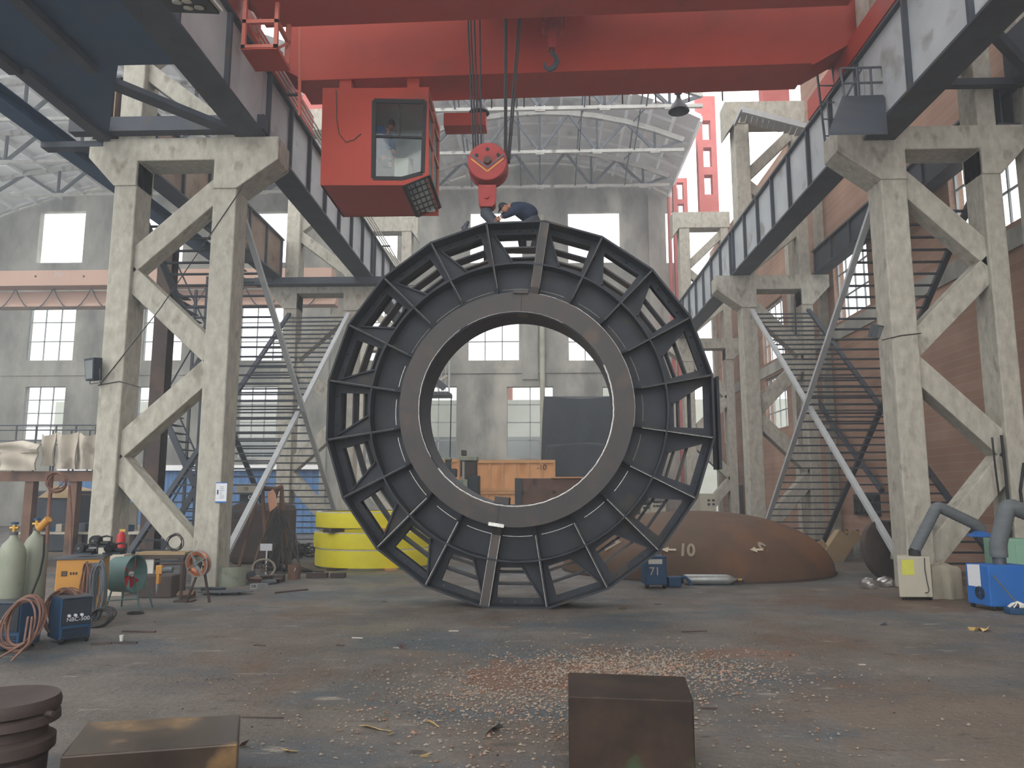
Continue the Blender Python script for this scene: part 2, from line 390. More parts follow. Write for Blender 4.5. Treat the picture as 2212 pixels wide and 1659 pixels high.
# back wall with openings (x0,z0,x1,z1) read from their corners on the wall plane
def on_back(px0, py0, px1, py1):
    a = atY(px0, py1, BW); b = atY(px1, py0, BW); return (a.x, a.z, b.x, b.z)
openings = []   # (rect, mullion columns, mullion rows)
for x0, x1 in ((78, 186), (300, 400), (520, 636), (760, 860), (1015, 1128), (1228, 1338), (1440, 1475)):
    openings.append((on_back(x0, 456, x1, 568), 0, 0))
for x0, x1 in ((55, 166), (305, 398), (515, 628), (760, 865), (1010, 1122), (1228, 1336)):
    openings.append((on_back(x0, 654, x1, 779), 3, 3))
for x0, x1 in ((45, 142), (290, 380), (509, 600), (737, 822), (905, 987), (1095, 1195), (1304, 1390)):
    openings.append((on_back(x0, 835, x1, 990 if x0 > 500 else 950), 3 if x0 < 900 else 2, 4))
def wall_strips(m, top, rects, put):
    """top: list of (u, z) left to right; rects: holes; put(u, z, side)"""
    us = sorted(set([round(u, 4) for u, z in top] + [round(v, 4) for r in rects for v in (r[0], r[2])]))
    us = [u for u in us if top[0][0] <= u <= top[-1][0]]
    def tz(u):
        for (a, za), (b, zb_) in zip(top, top[1:]):
            if a <= u <= b: return za + (zb_-za)*(u-a)/max(b-a, 1e-6)
        return top[-1][1]
    for a, b in zip(us, us[1:]):
        if b - a < 1e-4: continue
        c = (a+b)/2; hs_ = sorted((r[1], r[3]) for r in rects if r[0] < c < r[2]); z = 0.0
        for h0, h1 in hs_ + [(None, None)]:
            if h0 is None: P = [(a, z), (b, z), (b, tz(b)), (a, tz(a))]
            else: P = [(a, z), (b, z), (b, h0), (a, h0)]
            m.prism(P, put); z = h1
    return m
wb = MB()
arch = [(9.3, 0), (9.3, 22.0)]
for i in range(13):
    t = i/12; x = 9.3 - t*18.0; arch.append((x, 22.2 + 2.4*(1-(2*t-1)**2)))
arch += [(-8.7, 22.0), (-9.5, 21.6)]
for i in range(13):
    t = i/12; arch.append((-9.5 - t*27.0, 21.0 + 2.8*(1-(2*t-1)**2)))
arch += [(-36.5, 0)]
topl = sorted([p for p in arch if p[1] > 1], key=lambda p: p[0])
wall_strips(wb, topl, [o[0] for o in openings], lambda u, v, k: (u, (BW, BW+.45)[k], v))
struct('wall_back', wb, M['conc_dk'])
k = 0
for (x0, z0, x1, z1), nc, nr in openings:
    if not nc: continue
    k += 1
    f = MB(); t = .035; y = BW + .2
    for a, b in (((x0, z0), (x1, z0)), ((x0, z1), (x1, z1)), ((x0, z0), (x0, z1)), ((x1, z0), (x1, z1))):
        f.beam((a[0], y, a[1]), (b[0], y, b[1]), .08, .08)
    for i in range(1, nc): xx = x0 + (x1-x0)*i/nc; f.beam((xx, y, z0), (xx, y, z1), t*2, t*2)
    for i in range(1, nr): zz = z0 + (z1-z0)*i/nr; f.beam((x0, y, zz), (x1, y, zz), t*2, t*2)
    w = struct('window_%d' % k, f, M['strut'])
    g = obj('pane', MB().box((x0, y-.004, z0), (x1, y+.004, z1)), M['gl'], w)
# pilasters, band and drain pipe on the back wall
tr = 0
for px in (1420, 700, 455, 240, 215):
    tr += 1; a = atY(px, 800, BW)
    struct('trim_%d' % tr, MB().box((a.x-.35, BW-.18, 0), (a.x+.35, BW, 21.5)), M['conc_dk'])
a = atY(1145, 700, BW); tr += 1; struct('trim_%d' % tr, MB().box((a.x-.5, BW-.14, 9.3), (a.x+.5, BW, 21.5)), M['conc_dk'])
tr += 1; struct('trim_%d' % tr, MB().box((-36.3, BW-.1, 9.7), (9.2, BW, 10.0)), M['conc_dk'])
p = atY(1171, 700, BW-.35)
tag(obj('drain_pipe', MB().cyl((p.x, BW-.25, 0), (p.x, BW-.25, 20.2), .17, 14), M['conc_lt'], smooth=True), 'pale vertical pipe running down the grey back wall seen inside the steel ring', 'pipe')

# right brick wall with windows
holes = []; rwin = []
for y0, y1 in ((17.4, 20.4), (5.6, 9), (25.7, 28.7), (34.8, 38.1), (43.9, 46.7)):
    for z0, z1 in ((8.35, 11.1), (5.05, 7.6)):
        if z0 < 6 and y0 < 30: continue
        holes.append(rect(y0, z0, y1, z1)); rwin.append((y0, z0, y1, z1))
wr = wall_strips(MB(), [(-6, 21.5), (31, 21.5), (31.01, 17.6), (BW, 17.6)], rwin, lambda u, v, k: ((WX, WX+.4)[k], u, v))
struct('wall_right', wr, M['brick'])
for y0, z0, y1, z1 in rwin:
    k += 1; f = MB(); x = WX + .2
    for a, b in (((y0, z0), (y1, z0)), ((y0, z1), (y1, z1)), ((y0, z0), (y0, z1)), ((y1, z0), (y1, z1))): f.beam((x, a[0], a[1]), (x, b[0], b[1]), .07, .07)
    for i in range(1, 4): yy = y0+(y1-y0)*i/4; f.beam((x, yy, z0), (x, yy, z1), .05, .05)
    for i in range(1, 3): zz = z0+(z1-z0)*i/3; f.beam((x, y0, zz), (x, y1, zz), .05, .05)
    w = struct('window_%d' % k, f, M['strut']); obj('pane', MB().box((x-.004, y0, z0), (x+.004, y1, z1)), M['gl'], w)
for y in (12.5, 16.9, 23.2, 29.6, 33.2, 41.6, 47.9):
    tr += 1; struct('trim_%d' % tr, MB().box((WX-.22, y-.25, 0), (WX, y+.25, 17.0)), M['conc'])
tr += 1; struct('trim_%d' % tr, MB().box((WX-.06, -6, 7.7), (WX, BW, 8.2)), M['conc_dk'])
# far left wall of the side aisle, glazed band high up
wl = wall_strips(MB(), [(6, 21), (BW, 21)], [(y, 9, y+5, 19.5) for y in (12, 19, 26, 33, 40)], lambda u, v, k: ((-37.2, -36.8)[k], u, v))
struct('wall_left', wl, M['conc_dk'])

# outside, seen through the lower panes
nb = thing('neighbour_building', 'pale low factory building outside behind the lower back windows', 'building', (0, 62, 0))
obj('wall', MB().box((-40, 62, 0), (25, 66, 9.6)), M['outwall'], nb)
obj('window_band', MB().box((-40, 61.9, 4.7), (25, 62, 6.6)), M['outdark'], nb)
obj('upper_store', MB().box((-6.5, 63, 9.6), (-2.2, 66, 12.9)), M['outroof'], nb)
obj('upper_parapet', MB().box((2.0, 63, 9.6), (9, 66, 13.0)), M['outwall'], nb)

# ------------------------------------------------------------------ roofs
def arc_pts(xa, xb, z0, rise, n): return [(xa + (xb-xa)*i/n, z0 + rise*(1-(2*i/n-1)**2)) for i in range(n+1)]
def roof(name, xa, xb, z0, rise, ya, yb, n):
    P = arc_pts(xa, xb, z0, rise, n); m = MB()
    up = [(x, z+.12) for x, z in P]
    m.xz(P + up[::-1], ya, yb)
    for x, z in P: m.box((x-.06, ya, z-.28), (x+.06, yb, z))
    y = ya
    while y < yb:
        for (x0, z0_), (x1, z1_) in zip(P, P[1:]): m.beam((x0, y, z0_-.08), (x1, y, z1_-.08), .08, .16)
        y += 1.6
    return struct(name, m, M['roof'])
roof('ceiling', -8.3, 8.6, 21.6, 2.3, 38.2, 48.7, 14)
roof('ceiling_unseen_shade', -8.3, 8.6, 21.6, 2.3, -8, 17, 14)  # unseen near roof, added to cut front light; gap beyond lets sky in
roof('ceiling_aisle', -36.6, -10.3, 20.6, 2.6, 29.0, 48.7, 18)

def truss(name, label, Y, xa, xb, zc, rise, npan, group):
    r = thing(name, label, 'truss', ((xa+xb)/2, Y, zc), group)
    w = xb - xa; P = [(xa + w*i/npan, zc + .55 + rise*(1-(2*i/npan-1)**2)) for i in range(npan+1)]
    m = MB()
    for (x0, z0), (x1, z1) in zip(P, P[1:]): m.beam((x0, Y, z0), (x1, Y, z1), .22, .28)
    obj('top_chord', m, M['truss'], r)
    obj('bottom_chord', MB().beam((xa, Y, zc), (xb, Y, zc), .16, .17), M['truss'], r)
    for i in range(npan):
        x0, z0 = P[i]; x1, z1 = P[i+1]
        if i % 2 == 0: a, b = (x0, z0), (x1, zc)
        else: a, b = (x0, zc), (x1, z1)
        obj('diagonal', MB().beam((a[0], Y, a[1]), (b[0], Y, b[1]), .14, .16), M['slatew'], r)
        if i % 2 == 1 : obj('hanger', MB().beam((x0, Y, zc), (x0, Y, z0), .12, .14), M['darksteel'], r)
    for x0, z0 in P[1:-1:2]: obj('gusset', MB().cbox((x0, Y, zc), (.5, .12, .3)), M['truss'], r)
    return r
words = {21.0: 'directly above the crane girder', 30.4: 'nearest of those seen past the crane', 35.2: 'between the nearest and the farthest', 40.0: 'last but one before the back wall', 44.8: 'farthest, close to the back wall'}
for Y in (30.4, 35.2, 40.0, 44.8):
    truss('roof_truss', 'curved grey roof truss over the main hall, ' + words[Y], Y, -7.7, 8.0, 20.6, 1.75, 10, 'roof trusses over the main hall')
# wind bracing rods between trusses
for i, (Y0, Y1) in enumerate(((30.4, 35.2), (35.2, 40.0), (40.0, 44.8))):
    b = thing('sway_brace', ['thin crossed tie rods linking the two nearer main-hall trusses', 'thin crossed tie rods linking the middle main-hall trusses', 'thin crossed tie rods linking the two farther main-hall trusses'][i], 'tie rods', (0, Y0, 20.6), 'crossed tie rods in the roof')
    for sx in (-4.0, -1.0, 2.3, 5.3):
        obj('rod', MB().tube([(sx, Y0, 20.6), (sx+.01, Y1, 22.3)], .04, 6), M['slatew'], b)
        obj('rod', MB().tube([(sx, Y1, 20.6), (sx+.01, Y0, 22.3)], .04, 6), M['slatew'], b)
wa = {24.0: 'nearest the dark platform', 30.4: 'nearest the dark platform', 35.2: 'second from the dark platform', 40.0: 'last but one before the end wall', 44.8: 'farthest, by the end wall'}
for Y in (30.4, 35.2, 40.0, 44.8):
    truss('roof_truss', 'curved pale roof truss over the side aisle, ' + wa[Y], Y, -36.4, -10.4, 20.5, 1.5, 12, 'roof trusses over the side aisle')

# ------------------------------------------------------------------ concrete trestle columns
def bent(side, Y, label, upper=True, red=True):
    # profile given for the right side; the left one mirrors about the nave centre
    XI0, XI1, XO0, XO1 = (7.75, 8.32, 10.0, 10.42) if side > 0 else (-7.53, -6.98, -9.88, -9.35)
    r = thing('concrete_column', label, 'column', ((XI0+XO1)/2, Y, 0), 'K-braced concrete columns of the hall')
    D = .72; y0, y1 = Y, Y + D
    ii, io = ((XI0, XI1), (XO0, XO1)); hz = 10.28
    s = 1 if side > 0 else -1
    ex = XI0 if side > 0 else XI1                # face towards the nave
    ox = XO1 if side > 0 else XO0
    top = 17.0 if upper else hz
    c = M['conc']
    obj('inner_leg', MB().box((XI0, y0, 0), (XI1, y1, top)), c, r, bevel=.03)
    obj('outer_leg', MB().box((XO0, y0, 0), (XO1, y1, top)), c, r, bevel=.03)
    inn = (XI0+XI1)/2; out = (XO0+XO1)/2
    nodes = [(inn, 9.3), (out, 7.15), (inn, 5.0), (out, 2.85), (inn, .35)]
    for (xa, za), (xb, zb) in zip(nodes, nodes[1:]):
        obj('diagonal_brace', MB().beam((xa, Y+.36, za), (xb, Y+.36, zb), .5, .48, (0, 1, 0)), c, r, bevel=.02)
    # head with corbels both ways
    oi, ni = (XO0, XI1) if s > 0 else (XO1, XI0)
    head = [(ex - s*.95, hz), (ox + s*.65, hz), (ox + s*.65, hz-.45), (ox, hz-1.15), (oi, hz-1.15), (oi, hz-.55), (ni, hz-.55), (ni, hz-1.25), (ex, hz-1.25), (ex - s*.95, hz-.55)]
    obj('corbel_head', MB().xz(head, y0-.04, y1+.04), c, r, bevel=.02)
    if upper:
        nodes = [(inn, 10.5), (out, 12.3), (inn, 14.2), (out, 16.3)]
        for (xa, za), (xb, zb) in zip(nodes, nodes[1:]):
            obj('upper_diagonal_brace', MB().beam((xa, Y+.36, za), (xb, Y+.36, zb), .4, .34, (0, 1, 0)), c, r, bevel=.02)
        hh = 17.35
        head = [(ex - s*.35, hh), (ox + s*.1, hh), (ox + s*.1, hh-.9), (ex, hh-.9), (ex - s*.35, hh-1.4)]
        obj('upper_head', MB().xz(head, y0-.05, y1+.05), c, r, bevel=.02)
        if red:
            a, b = (8.95, 10.0) if s > 0 else (-9.5, -8.45)
            hol = [rect(a+.3, z, b-.3, z+1.15) for z in (18.4, 20.0, 21.6)]
            obj('red_upper_column', MB().xz(rect(a, hh, b, 24.2), Y+.1, Y+.6, hol), M['pink'], r)
    return r
bent(-1, B1, 'grey K-braced concrete column with corbels standing behind the gas cylinders and welders', True, False)
bent(1, B1, 'grey K-braced concrete column with corbels standing behind the beige and blue fume extractors', True, False)
bent(-1, B2, 'K-braced concrete column behind the stacked yellow hoops, under the far end of the crane runway')
bent(1, B2, 'K-braced concrete column behind the rusty dome, with a red steel post on top')
bent(-1, B3, 'distant K-braced concrete column seen through the left of the steel ring hole')
bent(1, B3, 'distant K-braced concrete column right of the back wall, red painted post above pale head')
rc = thing('red_column', 'farthest faded red post with square openings beside the right end of the back wall', 'column', (9.3, 46.6, 0))
obj('post', MB().xz(rect(8.55, 0, 9.45, 21.8), 46.6, 47.0, [rect(8.8, z, 9.2, z+1.1) for z in (14.2, 15.8, 17.4, 19, 20.4)]), M['pink'], rc)
obj('pipe', MB().cyl((8.25, 46.5, 9), (8.25, 46.5, 20.5), .12, 12), M['pink'], rc)

# ------------------------------------------------------------------ runway girders
def girder(name, label, x0, x1, ya, yb, zb, zt, webmat, side, step=1.65, group=None, rail=True):
    """I girder along Y; side = +1 when the visible web faces +X."""
    r = thing(name, label, 'girder', ((x0+x1)/2, ya, zb), group)
    xc = (x0+x1)/2
    obj('bottom_flange', MB().box((x0, ya, zb), (x1, yb, zb+.06)), M['darksteel'], r)
    obj('top_flange', MB().box((x0, ya, zt-.06), (x1, yb, zt)), M['darksteel'], r)
    w = x1-x0; wi = (x1-.13*w/.7) if side > 0 else (x0+.13*w/.7); wo = (x0+.13) if side > 0 else (x1-.13)
    obj('web', MB().box((wi-.015, ya, zb+.06), (wi+.015, yb, zt-.06)), webmat, r)
    obj('web', MB().box((wo-.015, ya, zb+.06), (wo+.015, yb, zt-.06)), webmat, r)
    n = int((yb-ya)/step)
    for i in range(n+1):
        y = ya + .25 + i*step
        if y > yb - .05: break
        a_, b_ = (wi+.015, x1-.01) if side > 0 else (x0+.01, wi-.015)
        obj('stiffener', MB().box((a_, y-.04, zb+.06), (b_, y+.04, zt-.06)), M['darksteel'], r)
    if rail: obj('rail', MB().box((xc-.05, ya, zt), (xc+.05, yb, zt+.14)), M['slatew'], r)
    return r
gr = 'crane runway girders'
girder('runway_girder', 'deep grey runway girder overhead at upper left, in front of the left column', -7.05, -6.35, -1, 16.75, 10.28, 12.05, M['web'], 1, 2.2, gr)
girder('runway_girder', 'ribbed grey runway girder running from the left column back past the red cab', -7.05, -6.35, 16.8, 28.75, 10.28, 12.05, M['web'], 1, 1.65, gr)
girder('runway_girder', 'far length of runway girder on the left, mostly behind the steel ring top edge', -7.05, -6.35, 28.8, 40.75, 10.28, 12.05, M['web'], 1, 1.65, gr)
girder('runway_girder', 'deep blue-grey runway girder overhead at upper right, in front of the right column', 7.4, 8.1, -1, 16.75, 9.95, 12.05, M['web'], -1, 2.2, gr)
girder('runway_girder', 'ribbed grey runway girder on the right descending towards the far columns', 7.4, 8.1, 16.8, 28.75, 10.28, 12.05, M['web'], -1, 1.65, gr)
girder('runway_girder', 'far length of runway girder on the right, ending near the far red post', 7.4, 8.1, 28.8, 40.75, 10.28, 12.05, M['web'], -1, 1.65, gr)
girder('aisle_girder', 'brown stained girder on the outer side of the left columns behind the stair-like bracing', -10.5, -9.92, 16.8, 28.75, 10.28, 11.9, M['webrust'], 1, 1.65, None, False)
girder('aisle_girder', 'dark outer girder between the right columns and the brick wall', 10.46, 10.96, 16.8, 28.75, 10.28, 11.2, M['darksteel'], -1, 1.65, None, False)
# collector rails beside the left runway
t = thing('conductor_rails', 'three thin pale conductor rails running along the top of the left runway', 'conductor rails', (-6.1, 16.8, 12.0))
for i in range(3): obj('rail', MB().box((-6.28+.09*i, 15, 12.05-.0*i), (-6.25+.09*i, 40, 12.08)), M['white'], t)
for y in (18, 24, 30, 36): obj('bracket', MB().box((-6.5, y, 11.99), (-6.0, y+.06, 12.045)), M['slatew'], t)
# wide dark platform overhead at upper left
t = thing('walkway_deck', 'wide dark blue-grey steel deck overhead filling the upper left corner', 'deck', (-8.6, 5, 10.3))
obj('deck_plate', MB().xy([(-10.3, -1), (-7.08, -1), (-7.08, 13.75), (-8.2, 13.75), (-9.9, 16.45), (-10.3, 16.45)], 10.32, 10.4), M['deckhaze'], t)
for x in (-10.25, -8.7): obj('deck_joist', MB().box((x-.12, -1, 10.16), (x+.12, 13.75, 10.3)), M['darksteel'], t)
t = thing('walkway_beam', 'dark diagonal-bracing steel frame between the upper left deck and column', 'steel frame', (-8.6, 15, 10.3))
obj('outer_beam', MB().box((-10.3, 13.8, 10.2), (-10.0, 16.7, 10.5)), M['darksteel'], t)
obj('cross_beam', MB().box((-10.9, 16.5, 10.35), (-6.3, 16.78, 10.7)), M['darksteel'], t)
obj('diagonal', MB().beam((-9.3, 13.8, 10.4), (-7.2, 16.6, 10.4), .35, .12), M['darksteel'], t)
for xa_, xb_, lab in ((-10.9, -6.0, 'dark steel cross beam bolted on top of the second left column head'),):
    t = thing('cross_beam', lab, 'beam', ((xa_+xb_)/2, B2-.4, 10.3))
    obj('beam', MB().box((xa_, B2-.42, 10.02), (xb_, B2-.06, 10.27)), M['darksteel'], t); obj('flange', MB().box((xa_, B2-.5, 9.98), (xb_, B2-.05, 10.02)), M['darksteel'], t)
t = thing('aisle_beam', 'long dark blue beam sloping across the side-aisle roof at the left edge', 'beam', (-11.5, 8, 10.3))
obj('beam', MB().ibeam((-11.5, 2, 10.42), (-11.5, 28.6, 10.42), .42, .34), M['bluedk'], t)
for y in (16.9, 28.5): obj('bracket', MB().box((-11.7, y-.15, 10.1), (-10.2, y+.15, 10.24)), M['darksteel'], t)
# right corner beams under the near right girder
t = thing('bracket_frame', 'dark triangular steel bracket high on the right between girder and brick wall', 'bracket', (9.3, 15, 11.3))
obj('strut', MB().beam((8.1, 14.4, 12.3), (10.9, 16.2, 11.2), .18, .25), M['darksteel'], t)
obj('tie', MB().beam((8.0, 16.6, 11.2), (11.1, 16.6, 11.2), .2, .16), M['darksteel'], t)
obj('wall_beam', MB().box((10.7, 3, 11.2), (11.15, 16.8, 12.4)), M['darksteel'], t)

# ------------------------------------------------------------------ ladder-like cross bracing
def xbrace(label, xa, xb, pts, group):
    (ya, za), (yb, zb) = pts
    r = thing('cross_brace', label, 'bracing', ((xa+xb)/2, ya, 0), group)
    for x in (xa, xb): obj('diagonal_chord', MB().beam((x, ya, za), (x, yb, zb), .14, .1), M['strut'] if x == xa else M['darksteel'], r)
    L_ = sqrt((yb-ya)**2+(zb-za)**2); n = int(L_/.36); rung = None
    for i in range(1, n):
        t = i/n; y = ya+(yb-ya)*t; z = za+(zb-za)*t
        if rung is None:
            rung = obj('rung', MB().box((min(xa, xb), -.04, -.022), (max(xa, xb), .04, .022)), M['darksteel'], r, origin=(0, 0, 0)); rung.data.transform(Matrix.Translation((0, 0, 0)))
            o = rung
        else:
            o = rung.copy(); SC.collection.objects.link(o); o.parent = r
        o.location = Vector((0, y, z)) - Vector(r['_loc'])
    return r
gx = 'ladder-like diagonal bracing between columns'
xbrace('rung-filled diagonal brace on the left, dropping from the near column head towards the yellow hoops', -7.15, -9.6, ((17.6, 8.75), (28.7, .15)), gx)
xbrace('rung-filled diagonal brace on the left, rising from the near column foot behind the poster', -7.3, -9.6, ((17.6, .25), (28.7, 8.9)), gx)
xbrace('rung-filled diagonal brace on the right, dropping from the near column head towards the dome', 7.95, 10.2, ((17.6, 8.9), (28.7, .15)), gx)
xbrace('rung-filled diagonal brace on the right, rising from the near column foot behind the beige extractor', 8.1, 10.2, ((17.6, .25), (28.7, 8.9)), gx)

# steel post and lattice stair tower behind the left column
t = thing('steel_post', 'dark purplish steel H-post standing behind the left column', 'post', (-11.0, 19.5, 0))
pp = atY(338, 900, 20.5)
obj('post', MB().box((pp.x-.2, 20.4, 0), (pp.x+.2, 20.42, 9.2)).box((pp.x-.2, 20.78, 0), (pp.x+.2, 20.8, 9.2)).box((pp.x-.015, 20.42, 0), (pp.x+.015, 20.78, 9.2)), M['rustdk'], t)
t = thing('stair_tower', 'thin dark lattice stair tower seen between the legs of the left column', 'stair tower', (-11, 22, 0))
a = atY(358, 900, 22.5); b = atY(432, 900, 22.5)
for x in (a.x, b.x):
    for y in (22.5, 24.0): obj('corner_post', MB().box((x-.04, y-.04, 0), (x+.04, y+.04, 8.6)), M['darksteel'], t)
z = .2; fl = 1
while z < 8:
    p0 = (a.x, 22.5, z) if fl else (b.x, 22.5, z); p1 = (b.x, 22.5, z+2.0) if fl else (a.x, 22.5, z+2.0)
    obj('stringer', MB().beam(p0, p1, .06, .18), M['darksteel'], t)
    for j in range(8):
        q = Vector(p0).lerp(Vector(p1), (j+.5)/8); obj('tread', MB().box((q.x-.12, 22.5, q.z-.015), (q.x+.12, 23.3, q.z+.015)), M['darksteel'], t)
    obj('handrail', MB().tube([Vector(p0)+V(0,0,.9), Vector(p1)+V(0,0,.9)], .025, 6), M['darksteel'], t)
    z += 2.0; fl = 1-fl

# ------------------------------------------------------------------ overhead crane
CZ = 12.30
cr = thing('overhead_crane', 'big red double-girder overhead travelling crane spanning the hall with hanging driver cab', 'crane', (0, 16.5, CZ), rot=(0, 0, radians(1.4)))
cr.rotation_euler = (0, 0, 0)
def sk(x, y): return y - .028*x      # the crane stands slightly askew on its rails
def gbox(name, ya, yb, x0, x1, z0, z1, mt):
    # box girder; the right end tapers up to the end carriage
    pts = [(x0, z1), (x1, z1), (x1, z0+.75), (x1-1.3, z0), (x0+.6, z0), (x0, z0+.35)]
    m = MB().prism(pts, lambda u, v, k: (u, sk(u, (ya, yb)[k]), v)); return obj(name, m, mt, cr)
gbox('near_girder', 14.15, 15.3, -6.4, 8.0, CZ, 14.2, M['craner'])
gbox('far_girder', 17.75, 18.7, -6.4, 8.0, CZ, 14.2, M['craner'])
obj('girder_flange', MB().prism([(-6, CZ-.04), (6.6, CZ-.04), (6.6, CZ), (-6, CZ)], lambda u, v, k: (u, sk(u, (17.62, 18.83)[k]), v)), M['craner'], cr)
obj('girder_flange', MB().prism([(-6, CZ-.04), (6.6, CZ-.04), (6.6, CZ), (-6, CZ)], lambda u, v, k: (u, sk(u, (14.02, 15.42)[k]), v)), M['craner'], cr)
for s_, x in ((-1, -6.7), (1, 7.75)):
    ec = obj('end_carriage', MB().box((x-.22, sk(x, 12.6), 12.28), (x+.22, sk(x, 20.6), 12.85)), M['craner'], cr)
    for y in (12.9, 13.9, 19.3, 20.3): obj('wheel', MB().cyl((x-.08, sk(x, y), 12.4), (x+.08, sk(x, y), 12.4), .21, 18), M['slatew'], ec)
tl = obj('trolley', MB().box((-1.9, 14.6, 14.3), (1.4, 18.4, 14.55)), M['craner'], cr)
obj('hoist_drum', MB().cyl((-1.6, 16.4, 14.75), (.9, 16.4, 14.75), .28, 18), M['rope'], tl, smooth=True)
for i in range(8):
    x = -1.2 + i*.85
    if i != 2: obj('cable_clip', MB().box((x, sk(x, 18.8), CZ-.3), (x+.03, sk(x, 18.83), CZ-.03)), M['rustdk'], cr)
# driver cab
CYf, CYb = 17.4, 19.55
def cx_(px, py): p = atY(px, py, CYf); return (p.x, p.z)
pA, pB, pC, pD, pE = cx_(697, 190), cx_(926, 190), cx_(926, 378), cx_(872, 400), cx_(692, 400)
wA, wB, wC, wD, wE = cx_(808, 217), cx_(918, 219), cx_(913, 374), cx_(868, 386), cx_(806, 385)
obj('cab_hanger', MB().box((pA[0]+.3, 17.8, pA[1]), (pA[0]+.6, 18.6, CZ)).box((pB[0]-.6, 17.8, pA[1]), (pB[0]-.3, 18.6, CZ)), M['craner'], cr)
cab = obj('cab', MB().xz([pA, pB, pC, pD, pE], CYf, CYf+.05, [[wA, wB, wC, wD, wE]]), M['craner'], cr)
m = MB().box((pE[0], CYf+.05, pE[1]), (pE[0]+.05, CYb, pA[1])).box((pE[0], CYb-.05, pE[1]), (pB[0], CYb, pA[1]))
m.box((pA[0], CYf+.05, pA[1]-.05), (pB[0], CYb, pA[1])).box((pE[0], CYf+.05, pE[1]), (pD[0], CYb, pE[1]+.06))
obj('cab_shell', m, M['craner'], cab)
obj('cab_lining', MB().box((pE[0]+.06, CYb-.12, pE[1]+.08), (pB[0]-.08, CYb-.08, pA[1]-.08)).box((pE[0]+.06, CYf+.1, pE[1]+.08), (pE[0]+.1, CYb-.12, pA[1]-.08)).box((pE[0]+.1, CYf+.1, pA[1]-.12), (pB[0]-.08, CYb-.12, pA[1]-.08)), M['cabin_in'], cab)
m = MB()
for a, b in ((wA, wB), (wB, wC), (wC, wD), (wD, wE), (wE, wA)): m.beam((a[0], CYf+.02, a[1]), (b[0], CYf+.02, b[1]), .1, .06, (0,1,0))
a, b = cx_(862, 217), cx_(862, 297); m.beam((a[0], CYf+.02, a[1]), (b[0], CYf+.02, b[1]), .04, .05, (0,1,0))
a, b = cx_(806, 293), cx_(916, 297); m.beam((a[0], CYf+.02, a[1]), (b[0], CYf+.02, b[1]), .05, .05, (0,1,0))
obj('window_frame', m, M['black'], cab)
obj('window_glass', MB().xz([wA, wB, wC, wD, wE], CYf+.03, CYf+.036), M['glcab'], cab)
m = MB()
for y in (CYf+.05, (CYf+CYb)/2, CYb-.05): m.beam((pB[0]-.03, y, pC[1]), (pB[0]-.03, y, pB[1]), .06, .07)
for z in (pC[1], pB[1]-.35, (pC[1]+pB[1])/2, pB[1]-.03): m.beam((pB[0]-.03, CYf+.03, z), (pB[0]-.03, CYb-.02, z), .06, .07)
obj('side_window_frame', m, M['redlt'], cab)
obj('side_window_glass', MB().box((pB[0]-.035, CYf+.05, pC[1]), (pB[0]-.029, CYb-.05, pB[1]-.3)), M['glcab'], cab)
m = MB(); dx = pC[0]-pD[0]; dz = pC[1]-pD[1]
for i in range(6):
    f = i/5; m.beam((pD[0]+dx*f, CYf+.05, pD[1]+dz*f), (pD[0]+dx*f, CYb-.05, pD[1]+dz*f), .025 if 0 < i < 5 else .09, .03)
for i in range(7):
    y = CYf+.05 + (CYb-CYf-.1)*i/6; m.beam((pD[0], y, pD[1]), (pC[0], y, pC[1]), .02 if 0 < i < 6 else .09, .03)
obj('floor_grille', m, M['black'], cab)
obj('floor_glass', MB().prism([(0, 0), (1, 0), (1, 1), (0, 1)], lambda u, v, k: (pD[0]+dx*u, CYf+.06+(CYb-CYf-.12)*v, pD[1]+dz*u+.01*k)), M['glcab'], cab)
obj('seat', MB().cbox((wE[0]+.5, CYf+1.0, pE[1]+.5), (.5, .5, .12)).cbox((wE[0]+.5, CYf+1.25, pE[1]+.85), (.5, .1, .7)), M['black'], cab, bevel=.03)
obj('control_box', MB().box((wD[0]-.25, CYf+.3, pE[1]+.08), (wD[0]+.1, CYf+.9, pE[1]+.8)), M['beige'], cab, bevel=.02)
cc = [cx_(x, y) for x, y in ((727, 195), (728, 262), (733, 290), (748, 308), (765, 303), (780, 290))]
obj('loose_cable', MB().tube([(x, CYf-.02, z) for x, z in cc], .012, 6), M['rustdk'], cab)
# cage and ladder at the near left end
q0, q1 = atY(520, 105, 14.7), atY(598, 105, 14.7); zb = q0.z
cg = obj('inspection_cage', MB().box((q0.x, 14.7, zb-.02), (q1.x, 15.55, zb+.02)), M['craner'], cr)
def cagebar(a, b, w=.08): obj('cage_bar', MB().beam(a, b, w, w), M['redlt'], cg)
for x in (q0.x+.04, q1.x-.04):
    for y in (14.74, 15.5): cagebar((x, y, zb), (x, y, zb+1.75))
for z in (zb+.05, zb+.62, zb+1.25):
    cagebar((q0.x, 14.74, z), (q1.x, 14.74, z)); cagebar((q1.x-.04, 14.74, z), (q1.x-.04, 15.5, z)); cagebar((q0.x+.04, 14.74, z), (q0.x+.04, 15.5, z))
cagebar((q1.x-.04, 14.74, zb), (q1.x-.04, 15.5, zb+.62), .05)
pl = [atY(648, 30, 16.9), atY(647, 250, 16.9)]
obj('drop_post', MB().beam(pl[0], pl[1], .06, .06), M['redlt'], cr)
obj('collector_box', MB().cbox((pB[0]+.75, 19.0, pB[1]-.12), (1.1, .5, .35)), M['craner'], cr)

